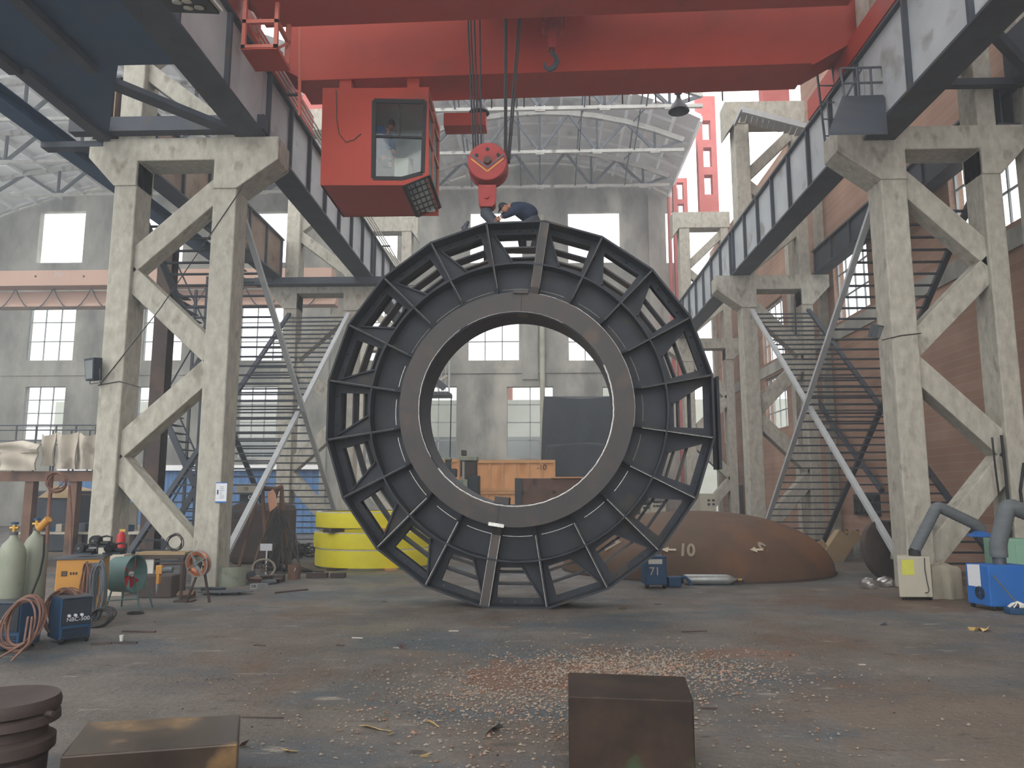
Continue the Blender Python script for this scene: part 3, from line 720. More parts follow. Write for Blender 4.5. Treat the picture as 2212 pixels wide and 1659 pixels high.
# main hook block
def wheelplate(r, y0, y1, c, n=32):
    return MB().cyl((c[0], y0, c[2]), (c[0], y1, c[2]), r, n)
HY = 15.35
hc = atY(1054, 355, HY); hs = HY/1661*1.02
hb = thing('hook_block', 'red round hook block with yellow chevron hanging on ropes above the steel ring', 'hook block', (hc.x, HY, hc.z))
R = 44*hs
obj('sheave_housing', wheelplate(R, HY-.16, HY+.16, hc), M['hookred'], hb, smooth=True, bevel=.02)
obj('guard_rim', wheelplate(R*1.03, HY+.17, HY+.3, hc), M['hookred'], hb, smooth=True)
obj('hub', wheelplate(.075, HY-.24, HY-.1, hc, 18), M['rustdk'], hb, smooth=True)
for a in (90, 150, 30): obj('rope_hole', wheelplate(.04, HY-.17, HY-.1, (hc.x+.26*cos(radians(a)), 0, hc.z+.26*sin(radians(a))), 12), M['black'], hb)
def chev(w, off, mt):
    m = MB()
    for s_ in (-1, 1): m.beam((hc.x + s_*.34, HY-.165, hc.z+off+.12), (hc.x, HY-.165, hc.z+off-.16), w, .012, (0, 1, 0))
    obj('chevron_stripe', m, mt, hb)
chev(.03, -.07, M['amber']); chev(.03, 0.02, M['slatew'])
sh = [(1033, 400), (1072, 400), (1070, 440), (1064, 447), (1038, 447), (1034, 440)]
sp = [atY(x, y, HY-.1) for x, y in sh]
obj('shank_plate', MB().xz([(p.x, p.z) for p in sp], HY-.13, HY+.15), M['hookred'], hb, bevel=.01)
pc = atY(1051, 424, HY-.15); obj('pin', wheelplate(.05, HY-.17, HY-.1, pc, 16), M['hookred'], hb, smooth=True)
hk = [(1052, 445), (1050, 462), (1062, 474), (1070, 484), (1066, 500), (1048, 516), (1028, 520), (1012, 508), (1003, 492), (1012, 478)]
pts = [atY(x, y, HY+.05) for x, y in hk]
obj('hook', MB().tube(pts, [.13, .13, .12, .13, .14, .14, .13, .10, .07, .03], 12), M['darksteel'], hb, smooth=True)
for (x0, x1) in ((1010, 1024), (1016, 1029), (1024, 1034), (1036, 1040), (1091, 1090), (1094, 1094), (1121, 1096), (1126, 1100)):
    a = atY(x0, 30, 16.3); b = atY(x1, 350, HY); b = Vector((b.x, HY, hc.z+.02)); d = (a-b); a = b + d*1.25
    obj('rope', MB().cyl(a, b, .022, 6), M['rope'], hb)
# auxiliary hook
AY = 16.6; ac = atY(1193, 62, AY); s_ = AY/1661
ab = thing('hook_block', 'small red hook block with open dark hook hanging in front of the far crane girder', 'hook block', (ac.x, AY, ac.z))
obj('sheave_housing', wheelplate(24*s_, AY-.1, AY+.1, ac), M['hookred'], ab, smooth=True, bevel=.01)
obj('shank_plate', MB().xz([(p.x, p.z) for p in [atY(x, y, AY) for x, y in ((1183, 50), (1203, 50), (1202, 95), (1198, 108), (1186, 108), (1183, 95))]], AY-.12, AY+.1), M['hookred'], ab)
pts = [atY(x, y, AY) for x, y in ((1193, 105), (1193, 116), (1201, 122), (1203, 134), (1197, 146), (1187, 151), (1178, 145), (1175, 134))]
obj('hook', MB().tube(pts, [.05, .05, .055, .065, .07, .06, .045, .02], 10), M['darksteel'], ab, smooth=True)
for x in (1170, 1174, 1211, 1218):
    a = atY(x, 10, AY); b = atY(x, 62, AY); obj('rope', MB().cyl(a+(a-b)*1.6, b, .01, 6), M['rope'], ab)

# ------------------------------------------------------------------ the welded steel ring
RC = 3.567; RV = 3.612
ring = local('welded_steel_ring', 'huge twenty-sided dark steel ring with welded ribs standing upright on the floor', 'steel ring', (-.42, 14.0, 0), radians(-4.0))
def pol(t, r): return (r*sin(radians(t)), RC + r*cos(radians(t)))     # t clockwise from the top, degrees
def sec(t, k):                                                        # (tangential, radial) -> xz in sector k
    a = radians(18*k); u, r = t; return (u*cos(a) + r*sin(a), RC - u*sin(a) + r*cos(a))
FW, RW = .36, .92
def disc_sector(k, y0, y1, cut, holes, rin=2.10):
    h = 9.0; inner = [pol(18*k + h - 2*h*i/6, rin) for i in range(7)]
    outer = [pol(18*k - h, RV-.02), pol(18*k + h, RV-.02)]
    hl = [[sec(p, k) for p in cut]]
    for (u, r) in holes: hl.append([sec((u + .02*cos(a*pi/3), r + .02*sin(a*pi/3)), k) for a in range(6)])
    return MB().xz(outer + inner, y0, y1, hl)
cut = [(-.43, 3.42), (.37, 3.42), (.35, 2.89), (-.08, 2.89)]
cutr = [(-.48, 3.50), (.45, 3.50), (.40, 2.84), (-.16, 2.84)]
rr = random.Random(3)
for k in range(20):
    holes_ = [(-.26, 3.485), (.05, 3.49), (.3, 3.485)]
    obj('front_web', disc_sector(k, FW, FW+.025, cut, holes_), M['ring'], ring)
    obj('rear_web', disc_sector(k, RW, RW+.025, cutr, []), M['ring'], ring)
    # rim plate
    a, b = pol(18*k-9, RV), pol(18*k+9, RV); a2, b2 = pol(18*k-9, RV-.035), pol(18*k+9, RV-.035)
    obj('rim_plate', MB().xz([a, b, b2, a2], 0, 1.06), M['ring'], ring)
    # two stringers between the webs
    for rad, hw in ((3.21, .50), (3.0, .46)):
        P = [sec(p, k) for p in ((-hw, rad), (hw, rad), (hw, rad-.03), (-hw, rad-.03))]
        obj('stringer_plate', MB().xz(P, FW+.08, FW+.42), M['ring_rust'] if rr.random() < .4 else M['ring'], ring)
    # slanting flange along the cutout
    p = Vector(sec((-.45, 3.44), k)); q = Vector(sec((-.08, 2.86), k)); n = (q-p).normalized(); n = Vector((-n.y, n.x))*.015
    obj('gusset_flange', MB().xz([p+n, q+n, q-n, p-n], FW-.07, FW+.12), M['ring'], ring)
    # radial rib
    t = 18*k + 9
    wd = .16 if k in (0, 10) else .03
    def rib3(u, v, s_, t=t, wd=wd):
        ta = radians(t); off = (-.5, .5)[s_]*wd
        return (u*sin(ta) + off*cos(ta), v, RC + u*cos(ta) - off*sin(ta))
    m = MB().prism([(2.12, -.02), (2.32, .10), (2.76, .06), (RV-.04, .01), (RV-.04, 1.04), (2.12, 1.0)], rib3)
    rb = obj('radial_rib', m, M['ring_rust'] if k in (0, 10) else M['ring'], ring)
    m = MB()
    for sgn in ((-1, 1) if k in (0, 10) else (1,)):
        wts = [Vector(rib3(r_, y_ - .004, 1)) + Vector(rib3(0, 0, 0))*0 for r_, y_ in ((2.32, .10), (2.76, .06), (RV-.05, .01))]
        if sgn < 0: wts = [Vector(rib3(r_, y_ - .004, 0)) for r_, y_ in ((2.32, .10), (2.76, .06), (RV-.05, .01))]
        m.tube(wts, .006, 5)
    obj('rib_edge_weld', m, M['weld'] if 5 <= k <= 12 else M['edge'], rb)
    # arc weld traces between ribs on the web
    a0 = 18*k - 8 + rr.uniform(0, 2); a1 = 18*k + 8 - rr.uniform(0, 4)
    pts = [(*[pol(a0 + (a1-a0)*i/8, 2.33)][0][:1], FW-.008, pol(a0 + (a1-a0)*i/8, 2.33)[1]) for i in range(9)]
    obj('arc_weld', MB().tube(pts, .007, 5), M['weld'], ring)
Cc = (0, 0, RC)
def rlathe(prof, n=120, a0=0, a1=2*pi): return MB().lathe(prof, Cc, n, (0, 1, 0), a0, a1)
obj('front_flange', rlathe([(1.785, -.10), (2.15, -.10), (2.15, -.04), (1.785, -.04), (1.785, -.10)]), M['ring_rust'], ring, smooth=True)
obj('inner_tube', rlathe([(1.76, -.06), (1.80, -.06), (1.80, .86), (1.76, .86), (1.76, -.06)]), M['ring'], ring, smooth=True)
obj('sleeve', rlathe([(2.09, -.05), (2.12, -.05), (2.12, .99), (2.09, .99), (2.09, -.05)]), M['ring'], ring, smooth=True)
obj('rear_flange', rlathe([(1.785, .86), (2.15, .86), (2.15, .90), (1.785, .90), (1.785, .86)]), M['ring_rust'], ring, smooth=True)
obj('mid_ring', rlathe([(2.745, .05), (2.775, .05), (2.775, .95), (2.745, .95), (2.745, .05)]), M['ring'], ring, smooth=True)
def bead(name, r, y, t0, t1, w, jit=.004, mt='weld'):
    n = max(8, int(abs(t1-t0)/2)); m = MB()
    pts = []
    for i in range(n+1):
        a = t0 + (t1-t0)*i/n; p = pol(a, r + rr.uniform(-jit, jit)); pts.append((p[0], y, p[1]))
    obj(name, m.tube(pts, w, 6), M[mt], ring)
bead('inner_edge_weld', 1.782, -.102, 65, 232, .016); bead('inner_edge_weld', 1.782, -.102, 240, 325, .008, .003); bead('inner_edge_weld', 1.782, -.102, -30, 30, .005, .002)
bead('outer_edge_weld', 2.155, -.06, 12, 100, .013)
# joint plates at the split line
for (t, r, a_) in ((3.0, 2.15, 0), (189, 2.13, 0)):
    p = pol(t, r); obj('splice_bar', MB().cbox((p[0], -.13, p[1]), (.28, .06, .06), ry=radians(t if t < 90 else t-180)), M['ring_rust'] if t < 90 else M['weld'], ring)
p = pol(4, 1.80); obj('tack_plate', MB().cbox((p[0], .1, p[1]-.03), (.2, .3, .03), ry=radians(5)), M['ring_rust'], ring)
p = pol(188, 1.78); obj('tack_plate', MB().cbox((p[0], .1, p[1]+.08), (.26, .3, .14), ry=radians(5)), M['ring_rust'], ring)
for t in (3.5, 189): 
    a, b = pol(t, 1.8), pol(t, 2.1); obj('seam_weld', MB().tube([(a[0], -.102, a[1]), (b[0], -.102, b[1])], .006, 5), M['rustdk'], ring)
obj('side_channel', MB().box((3.60, .55, 2.45), (3.72, .6, 4.15)).box((3.67, .35, 2.45), (3.72, .6, 4.15)), M['ring'], ring)
# lifting lug on top that takes the hook
lp = sec((-.5, 3.3), 0)
obj('lifting_lug', MB().xz([(-.75, RC+3.1), (-.45, RC+3.1), (-.45, RC+3.4), (-.6, RC+3.5), (-.75, RC+3.4)], 1.0, 1.06), M['ring'], ring)

# ------------------------------------------------------------------ people
def hand(name, wrist, d, up, side, mt, parent, s=1.0):
    """palm and five fingers grown from the wrist along d; side = thumb side."""
    d = Vector(d).normalized(); up = Vector(up); up = (up - d*up.dot(d)).normalized(); sd = d.cross(up)*side
    vs = [Vector(wrist), Vector(wrist)+d*.045*s, Vector(wrist)+d*.085*s]; es = [(0,1),(1,2)]; rs = [.024*s, .034*s, .034*s]
    for i, (o, l) in enumerate(((.030, .07), (.010, .08), (-.010, .075), (-.030, .055))):
        b = len(vs); p = vs[2] + sd*o*s + d*.01*s
        vs += [p, p + d*l*.45*s - up*.012*s, p + d*l*.75*s - up*.035*s, p + d*l*.8*s - up*.055*s]; rs += [.010*s, .0095*s, .0085*s, .007*s]
        es += [(2, b), (b, b+1), (b+1, b+2), (b+2, b+3)]
    b = len(vs); vs += [vs[1] + sd*.035*s, vs[1] + sd*.06*s + d*.03*s - up*.01*s, vs[1] + sd*.06*s + d*.055*s - up*.03*s]; rs += [.013*s, .011*s, .009*s]
    es += [(1, b), (b, b+1), (b+1, b+2)]
    return skin(name, vs, es, rs, mt, parent, 1)
def head(c, face, up, s, parent, cap=None):
    c = Vector(c); f = Vector(face).normalized(); u = Vector(up); u = (u - f*u.dot(f)).normalized(); r = f.cross(u)
    m = MB(); n, k_ = 20, 14
    def P(a, b):
        x = sin(b)*cos(a); y = sin(b)*sin(a); z = cos(b)          # y forward, z up
        w = .074 * (1 - .22*max(0, -z)) ; dpt = .095; h = .118
        X = x*w; Y = y*dpt; Z = z*h
        if y > 0:
            Y += .022*math.exp(-((x/.16)**2 + ((z+.12)/.17)**2))       # nose
            Y -= .010*math.exp(-(((abs(x)-.38)/.2)**2 + ((z-.08)/.12)**2)) # eye sockets
            Y += .008*math.exp(-((x/.4)**2 + ((z+.5)/.09)**2))          # lips
            Y += .008*math.exp(-((x/.3)**2 + ((z+.82)/.15)**2))         # chin
        return c + (r*X + f*Y + u*Z)*s
    vs = [P(2*pi*i/n, pi*j/k_) for j in range(k_+1) for i in range(n)]
    fs = [(j*n+i, j*n+(i+1) % n, (j+1)*n+(i+1) % n, (j+1)*n+i) for j in range(k_) for i in range(n)]
    hd = obj('head', m.add(vs, fs), M['skin'], parent, smooth=True)
    for sx in (-1, 1):
        e = MB().lathe([(0, -.011*s), (.008*s, -.008*s), (.011*s, 0), (.008*s, .008*s), (0, .011*s)], c + (r*sx*.029 + f*.082 + u*.010)*s, 10)
        obj('eye', e, M['hair'], parent, smooth=True)
        e = MB().lathe([(0, -.03*s), (.012*s, -.02*s), (.015*s, 0), (.012*s, .02*s), (0, .03*s)], c + (r*sx*.076 - f*.002)*s, 8)
        obj('ear', e, M['skin'], parent, smooth=True)
    mo = MB().tube([c + (r*-.024 + f*.098 - u*.058)*s, c + (f*.106 - u*.058)*s, c + (r*.024 + f*.098 - u*.058)*s], .004*s, 6); obj('mouth', mo, M['rust'], parent)
    hv, hf = [], []
    for j in range(8):
        for i in range(n):
            a = 2*pi*i/n; lim = pi*.46 if sin(a) > .35 else pi*.62
            if cap: lim = pi*.5
            b = lim*j/7; q = P(a, b); hv.append(c + (q-c)*(1.10 if not cap else 1.16) + u*.006*s)
    for j in range(7):
        for i in range(n): hf.append((j*n+i, j*n+(i+1) % n, (j+1)*n+(i+1) % n, (j+1)*n+i))
    m = MB().add(hv, hf)
    if cap:
        for i in range(1): m.beam(c + (f*.09 + u*.03)*s, c + (f*.165 + u*.012)*s, .12*s, .012*s, u)
    obj('cap' if cap else 'hair', m, cap or M['hair'], parent, smooth=True)
    return hd

WY = 15.15
def wpx(x, y, dy=0.0): return atY(x, y, WY + dy)
wk = thing('person', 'person in dark blue work clothes and cap bending over atop the ring towards the hook', 'person', (wpx(1140, 545).x, WY, wpx(1140, 545).z))
hip = wpx(1152, 472); mid = wpx(1139, 457); ch = wpx(1120, 450); nk = wpx(1104, 446)
kl, kr = wpx(1126, 500, -.1), wpx(1164, 500, .12); al, ar = wpx(1130, 541, -.1), wpx(1152, 541, .12)
sl, sr = wpx(1112, 452, -.19), wpx(1110, 450, .19); el, er = wpx(1100, 463, -.2), wpx(1094, 462, .15); wl_, wr_ = wpx(1082, 471, -.08), wpx(1080, 468, .08)
body = skin('body', [hip, mid, ch, nk, wpx(1095, 446), kl, al, kr, ar, sl, el, wl_, sr, er, wr_],
     [(0,1),(1,2),(2,3),(3,4),(0,5),(5,6),(0,7),(7,8),(2,9),(9,10),(10,11),(2,12),(12,13),(13,14)],
     [.11,.12,.13,.06,.05,.075,.045,.075,.045,.06,.045,.028,.06,.045,.028], M['skin'], wk)
skin('jacket', [hip + (hip-mid)*.25, mid, ch, nk, sl, el, wl_+ (el-wl_)*.2, sr, er, wr_ + (er-wr_)*.2],
     [(0,1),(1,2),(2,3),(2,4),(4,5),(5,6),(2,7),(7,8),(8,9)], [.205,.225,.205,.10,.10,.07,.05,.10,.07,.05], M['navycloth'], wk)
skin('trousers', [mid.lerp(hip,.4), hip + (hip-mid)*.35, kl, al, kr, ar], [(0,1),(1,2),(2,3),(1,4),(4,5)], [.175,.18,.11,.08,.11,.08], M['greycloth'], wk)
for a in (al, ar): obj('shoe', MB().cbox(a + V(-.06, 0, -.02), (.27, .10, .09)), M['black'], wk, bevel=.03)
head(wpx(1089, 449), (-.75, -.35, -.75), (-.75, 0, .5), .95, wk, M['black'])
hand('hand', wl_, (-.8, .1, -.5), (0, 0, 1), 1, M['skin'], wk); hand('hand', wr_, (-.8, -.1, -.5), (0, 0, 1), -1, M['skin'], wk)

OY = 17.85
def opx(x, y, dy=0.0): return atY(x, y, OY + dy)
op = thing('person', 'person with short black hair and blue jacket leaning in the cab window, looking down', 'person', opx(830, 345))
hip = opx(826, 352, .25); bl = opx(824, 318, .2); ch = opx(827, 292, .1); nk = opx(837, 283, 0)
s1, s2 = opx(820, 281, -.12), opx(846, 300, .2); e1, e2 = opx(826, 310, -.2), opx(850, 322, .15); w1, w2 = opx(846, 322, -.22), opx(852, 338, 0)
k1, k2 = opx(846, 356, -.05), opx(850, 354, .3)
skin('body', [hip, bl, ch, nk, opx(840, 277), s1, e1, w1, s2, e2, w2, k1, k2], [(0,1),(1,2),(2,3),(3,4),(2,5),(5,6),(6,7),(2,8),(8,9),(9,10),(0,11),(0,12)],
     [.13,.13,.14,.06,.055,.06,.045,.03,.06,.045,.03,.08,.08], M['skin'], op)
skin('jacket', [hip, bl, ch, nk, s1, e1, w1, s2, e2, w2], [(0,1),(1,2),(2,3),(2,4),(4,5),(5,6),(2,7),(7,8),(8,9)], [.16,.17,.18,.08,.095,.07,.045,.09,.07,.045], M['bluecloth'], op)
skin('trousers', [hip, k1], [(0,1)], [.15,.1], M['greycloth'], op); 
head(opx(845, 271, -.06), (.30, -.8, -.50), (.1, -.3, 1), 1.12, op)
hand('hand', w1, (.6, -.1, -.6), (0, -1, 0), 1, M['skin'], op); hand('hand', w2, (.2, -.3, -.8), (0, -1, 0), -1, M['skin'], op)

# ------------------------------------------------------------------ lamps
def bell_lamp(px, py, Y, label):
    p = atY(px, py, Y); t = thing('bell_lamp', label, 'lamp', p, 'bell lamps hanging below the roof')
    s = .016*Y/16
    obj('shade', MB().lathe([(.055, .42), (.10, .40), (.10, .34), (.05, .30), (.06, .2), (.12, .1), (.26, -.12), (.28, -.17), (.25, -.16), (.1, .08), (.03, .2)], p, 24), M['slatew'], t, smooth=True)
    obj('rod', MB().cyl(p + V(0, 0, .42), p + V(0, 0, 1.25), .018, 8), M['slatew'], t)
bell_lamp(1035, 232, 19.3, 'dark bell-shaped lamp hanging under the crane girder beside the hook ropes')
bell_lamp(1466, 228, 19.3, 'dark bell-shaped lamp hanging under the right part of the crane girder')
def flood(px, py, Y, w, h, label, tilt, rz, m='navy'):
    p = atY(px, py, Y); t = local('flood_lamp', label, 'lamp', p, rz, None, tilt)
    obj('housing', MB().xz([(-w/2, h/2), (w/2, h/2), (w*.38, -h/2), (-w*.38, -h/2)], -.08, .12), M[m], t, bevel=.01)
    obj('lens', MB().xz([(-w*.4, h*.4), (w*.4, h*.4), (w*.3, -h*.42), (-w*.3, -h*.42)], -.085, -.08), M['outdark'], t)
    obj('bracket', MB().tube([(-w/2, .05, 0), (-w/2, .05, -h*.62), (w/2, .05, -h*.62), (w/2, .05, 0)], .012, 6), M['slatew'], t)
flood(200, 798, 16.6, .38, .5, 'dark flood lamp fixed to the left side of the left concrete column', 0.1, -.5)
flood(1893, 716, 16.6, .2, .3, 'small grey lamp clamped at mid height on the right concrete column', .4, .6, 'slatew')
p0 = atY(412, 14, 10.5); t = local('led_flood_lamp', 'black ceiling lamp with four round lenses overhead at the top left', 'lamp', p0, .1, None, .25)
obj('housing', MB().box((-.42, -.35, .02), (.32, .35, .1)), M['black'], t, bevel=.01)
for x, y in ((-.16, -.12), (.0, -.17), (-.07, .10), (.1, .07)): obj('lens', MB().cyl((x, y, 0), (x, y, .03), .07, 20), M['lens'], t)
obj('bracket', MB().beam((.36, -.5, .06), (.36, .3, .06), .05, .04), M['white'], t)
# strap wires round the left column
for nm, lab, pts in (('tie_wire', 'thin wire tied around the left column below the flood lamp', [(212, 832), (258, 824), (300, 836)]), ('guy_wire', 'thin black wire slanting across the left concrete column', [(217, 830), (345, 668), (520, 410), (562, 300)]), ('tie_wire', 'thin dark wire wrapped around the right column at lamp height', [(1905, 735), (1945, 725), (1990, 720)])):
    tag(obj(nm, MB().tube([atY(x, y, 16.79) for x, y in pts], .012, 5), M['cabledk']), lab, 'wire')

# ------------------------------------------------------------------ right side things
dm = thing('dished_steel_head', 'large low rust-brown steel dome lying on the floor behind the ring at right', 'dome', (4.2, 21.5, 0))
DR, DH = 3.55, 1.56
prof = [(DR, 0)] + [(DR*cos(a*pi/2/14)**.9, .04 + (DH-.04)*sin(a*pi/2/14)) for a in range(15)]
obj('shell', MB().lathe(prof, (4.2, 21.5, 0), 72), M['dome'], dm, smooth=True)
obj('lower_rim', MB().lathe([(DR, 0), (DR+.03, .0), (DR+.03, .05), (DR, .05)], (4.2, 21.5, 0), 72), M['rustdk'], dm, smooth=True)
def on_dome(px, py, rot=0.0):
    # find the dome point seen along the pixel ray, lay lettering there
    x, y, z = ray(px, py); best = None
    for i in range(4000):
        t = 15 + i*.003; X, Y, Z = x*t, y*t, EYE + z*t
        r = sqrt((X-4.2)**2 + (Y-21.5)**2)
        if r < DR and Z < surf(r): best = (X, Y, Z); break
    return best
def surf(r):
    c = (min(1, r/DR))**(1/.9); return .04 + (DH-.04)*sqrt(max(0, 1-c*c))
def dome_text(s, px, py, size, rot=0.0):
    X0, Y0, Z0 = on_dome(px, py); cr_, sr_ = cos(rot), sin(rot); ph0 = atan2(X0-4.2, 21.5-Y0); r0 = sqrt((X0-4.2)**2+(Y0-21.5)**2)
    def place(u, v, w):
        u, v = u*cr_ - v*sr_, u*sr_ + v*cr_
        Z = max(.05, Z0 + v); q = (Z-.04)/(DH-.04); r = DR*(max(0, 1-min(1, q)**2))**.45 + .022 + abs(w)*.5
        ph = ph0 + u/max(.5, r0)/max(.35, cos(ph0)); return (4.2 + r*sin(ph), 21.5 - r*cos(ph), Z)
    text('painted_number', s, size, M['mark'], dm, place, .004, .012)
dome_text('10', 1484, 1189, .36); dome_text('9', 1654, 1187, .42, .5); dome_text('7', 1322, 1180, .36, -.3)
for px in (1446, 1634):
    X0, Y0, Z0 = on_dome(px, 1187)
    ph0 = atan2(X0-4.2, 21.5-Y0); r0 = sqrt((X0-4.2)**2+(Y0-21.5)**2)
    def pl_(u, v, k, ph0=ph0, r0=r0, Z0=Z0):
        Z = Z0+v; q = (Z-.04)/(DH-.04); r = DR*(1-q*q)**.45 + .02 + .008*k; ph = ph0 + u/r0/cos(ph0); return (4.2 + r*sin(ph), 21.5 - r*cos(ph), Z)
    obj('painted_arrow', MB().prism([(-.17, 0), (-.02, .06), (-.02, .02), (.15, .02), (.15, -.02), (-.02, -.02), (-.02, -.06)], pl_), M['mark'], dm)

def gas_bottle(name, label, base, h, r, m, lying=None, parent_group=None, yellow=False):
    t = local(name, label, 'gas cylinder', base, 0 if lying is None else lying[0], parent_group, 0 if lying is None else lying[1])
    obj('body', MB().lathe([(0, 0), (r*.9, 0), (r, .03), (r, h*.80), (r*.93, h*.86), (r*.7, h*.92), (r*.32, h*.97), (r*.25, h), (0, h)], (0,0,0), 28), M[m], t, smooth=True)
    obj('collar', MB().cyl((0,0,h), (0,0,h+.04), r*.3, 14), M['slatew'], t)
    v = obj('valve', MB().cyl((0,0,h+.04), (0,0,h+.14), .025, 10).cyl((-.06,0,h+.09), (.06,0,h+.09), .018, 8), M['brass'], t)
    obj('hand_wheel', MB().cyl((0,0,h+.14), (0,0,h+.17), .045, 14), M['bluedk'], v)
    if yellow:
        obj('regulator', MB().cyl((.05, -.02, h+.02), (.20, -.06, h+.16), .05, 14), M['amber'], t)
    return t
b = atG(58, 1385); gas_bottle('gas_cylinder', 'tall olive-grey gas cylinder with yellow regulator, right one of the pair at left edge', b, 1.50, .155, 'bottle', yellow=True)
b = atG(8, 1398); gas_bottle('gas_cylinder', 'tall olive-grey gas cylinder cut by the left edge of the frame', b, 1.46, .17, 'bottle')
b = atG(1478, 1263); b.z = .13; gas_bottle('gas_cylinder', 'silver gas cylinder lying on the floor in front of the rusty dome', (b.x, b.y, .115), 1.15, .115, 'alu', (radians(90), radians(90)))
for px, py, h, lab in ((1832, 1209, .75, 'silvery gas cylinder standing behind the tilted cardboard, left of the pair'), (1856, 1206, .72, 'silvery gas cylinder standing behind the tilted cardboard, nearer the dark disc')):
    gas_bottle('gas_cylinder', lab, atG(px, py), h, .17 if px < 1840 else .13, 'alu')
for px, lab in ((140, 'grey gas cylinder far behind the left column, the shorter of two by the mezzanine'), (168, 'grey gas cylinder far behind the left column, the taller of two by the mezzanine')):
    gas_bottle('gas_cylinder', lab, atG(px, 1150), 1.35 if px < 150 else 1.6, .2, 'hose')

# portable blue machine at the dome foot
b = atG(1418, 1272); t = local('blue_feeder_case', 'small dark blue case with white number 71 beside the lying silver cylinder', 'case', b, .1)
obj('case', MB().box((-.22, 0, .08), (.24, .5, .68)), M['bluedk'], t, bevel=.02)
obj('label_plate', MB().box((-.16, -.006, .52), (.14, 0, .62)), M['white'], t)
text('number', '71', .24, M['mark'], t, lambda u, v, w: (u-.03, -.006+w*.2, v+.36))
for x in (-.18, .2): obj('wheel', MB().cyl((x-.03, .1, .08), (x+.03, .1, .08), .08, 14), M['black'], t)
obj('handle', MB().tube([(-.18, .1, .68), (-.18, .1, .78), (.18, .1, .78), (.18, .1, .68)], .014, 6), M['slatew'], t)
b = atG(1470, 1268); t = local('blue_strap_clamp', 'crumpled dark blue strap lying between the blue case and the silver cylinder', 'strap', b)
obj('buckle', MB().cbox((-.15, 0, .12), (.3, .25, .22), .2), M['bluedk'], t, bevel=.03)
obj('strap', MB().tube([(-.02, 0, .2), (.1, -.02, .22), (.2, -.05, .12), (.2, -.06, .03)], .035, 8), M['bluedk'], t, smooth=True)

def extractor(label, face, side_px, Zt, m, arm, cap_hood, stick=None, extra=None):
    """fume extractor: box from front base corners, arm as a bent duct."""
    pass
# beige fume extractor
fl_, fr_ = atG(1944, 1297), atG(2016, 1300); t = thing('fume_extractor', 'beige box fume extractor with grey bent duct arm and yellow notice', 'fume extractor', fl_)
top = atY(1980, 1203, fl_.y).z; x0, x1, y = fl_.x, atY(2016, 1297, fl_.y).x, fl_.y
vd = Vector((x0+.05, y, 0)).normalized()*.60
obj('cabinet', MB().xy([(x0, y), (x1, y), (x1+vd.x, y+vd.y), (x0+vd.x, y+vd.y)], .06, top), M['beige'], t, bevel=.015)
for xx in (x0+.09, x1-.03):
    for q_ in (.14, .86): obj('castor', MB().cyl((xx-.04+vd.x*q_, y+vd.y*q_, .04), (xx+vd.x*q_, y+vd.y*q_, .04), .04, 12), M['black'], t)
nt = [atY(a, b_, y) for a, b_ in ((1949, 1242), (1973, 1209))]
obj('notice', MB().box((nt[0].x, y-.006, nt[0].z), (nt[1].x, y, nt[1].z)), M['paperyel'], t)
obj('power_cord', MB().tube([atY(a, b_, y-.02) for a, b_ in ((1997, 1205), (1998, 1230), (2003, 1258), (2007, 1275), (2005, 1280), (1998, 1281))], .008, 6), M['cabledk'], t)
cs = atY(1976, 1195, y+.3)
obj('collar', MB().cyl((cs.x, y+.3, top-.01), (cs.x, y+.3, top+.12), .11, 20), M['black'], t)
def duct(pts, r, t, m='duct'):
    P = []; 
    pts = [Vector(p) for p in pts]
    for a, b_ in zip(pts, pts[1:]):
        n = max(2, int((b_-a).length/.04))
        for i in range(n): P.append(a.lerp(b_, i/n))
    P.append(pts[-1])
    # round the corners a little
    Q = [P[0]] + [ (P[i-1]+P[i]*2+P[i+1])/4 for i in range(1, len(P)-1)] + [P[-1]]
    for _ in range(3): Q = [Q[0]] + [ (Q[i-1]+Q[i]*2+Q[i+1])/4 for i in range(1, len(Q)-1)] + [Q[-1]]
    return obj('duct_arm', MB().tube(Q, [r*(1+.05*(i % 2)) for i in range(len(Q))], 18), M[m], t, smooth=True)
yy = y+.3
a1 = atY(2024, 1093, yy); a2 = atY(2112, 1135, yy)
duct([(cs.x, yy, top+.1), a1, a2, a2 + V(.06, 0, -.1)], .105, t)
obj('hood', MB().lathe([(.05, .12), (.09, .10), (.17, .05), (.25, 0), (.245, -.01), (.06, .07)], atY(2118, 1158, yy), 28), M['blue'], t, smooth=True)
# blue fume extractor
fl_, fr_ = atG(2102, 1309), atG(2212, 1318); t = thing('fume_extractor', 'bright blue box fume extractor with grey duct arm at the right edge', 'fume extractor', fl_)
t.rotation_euler = (0, 0, 0)
A = atG(2101, 1306); B = atG(2142, 1320); C = atG(2212, 1318)
dx = (C-B); dx.z = 0; dxn = Vector((1, 0.03, 0)).normalized(); dyn = Vector((-.45, .9, 0)).normalized()
P0 = B; w_ = .80; d_ = .55; dyn = (A-B).normalized() if False else Vector((-.18, .98, 0)).normalized()
top = atY(2142, 1222, B.y).z
corn = [P0, P0 + dxn*w_, P0 + dxn*w_ + dyn*d_, P0 + dyn*d_]
obj('cabinet', MB().xy([(p.x, p.y) for p in corn], .07, top), M['blue'], t, bevel=.015)
for p in corn: 
    q = p.lerp((corn[0]+corn[2])/2, .15); obj('castor', MB().cyl((q.x-.02, q.y, .045), (q.x+.02, q.y, .045), .045, 12), M['black'], t)
sidep = lambda s_, z, o=.006: P0 + dyn*(d_*s_) + V(0, 0, z) - Vector((dyn.y, -dyn.x, 0))*o
obj('paper_label', MB().prism([(.25, .35), (.8, .35), (.8, .72), (.25, .74)], lambda u, v, k: sidep(u+.1, v*top*.0 + v + .03, .004+.004*k)), M['paper'], t)
g = MB()
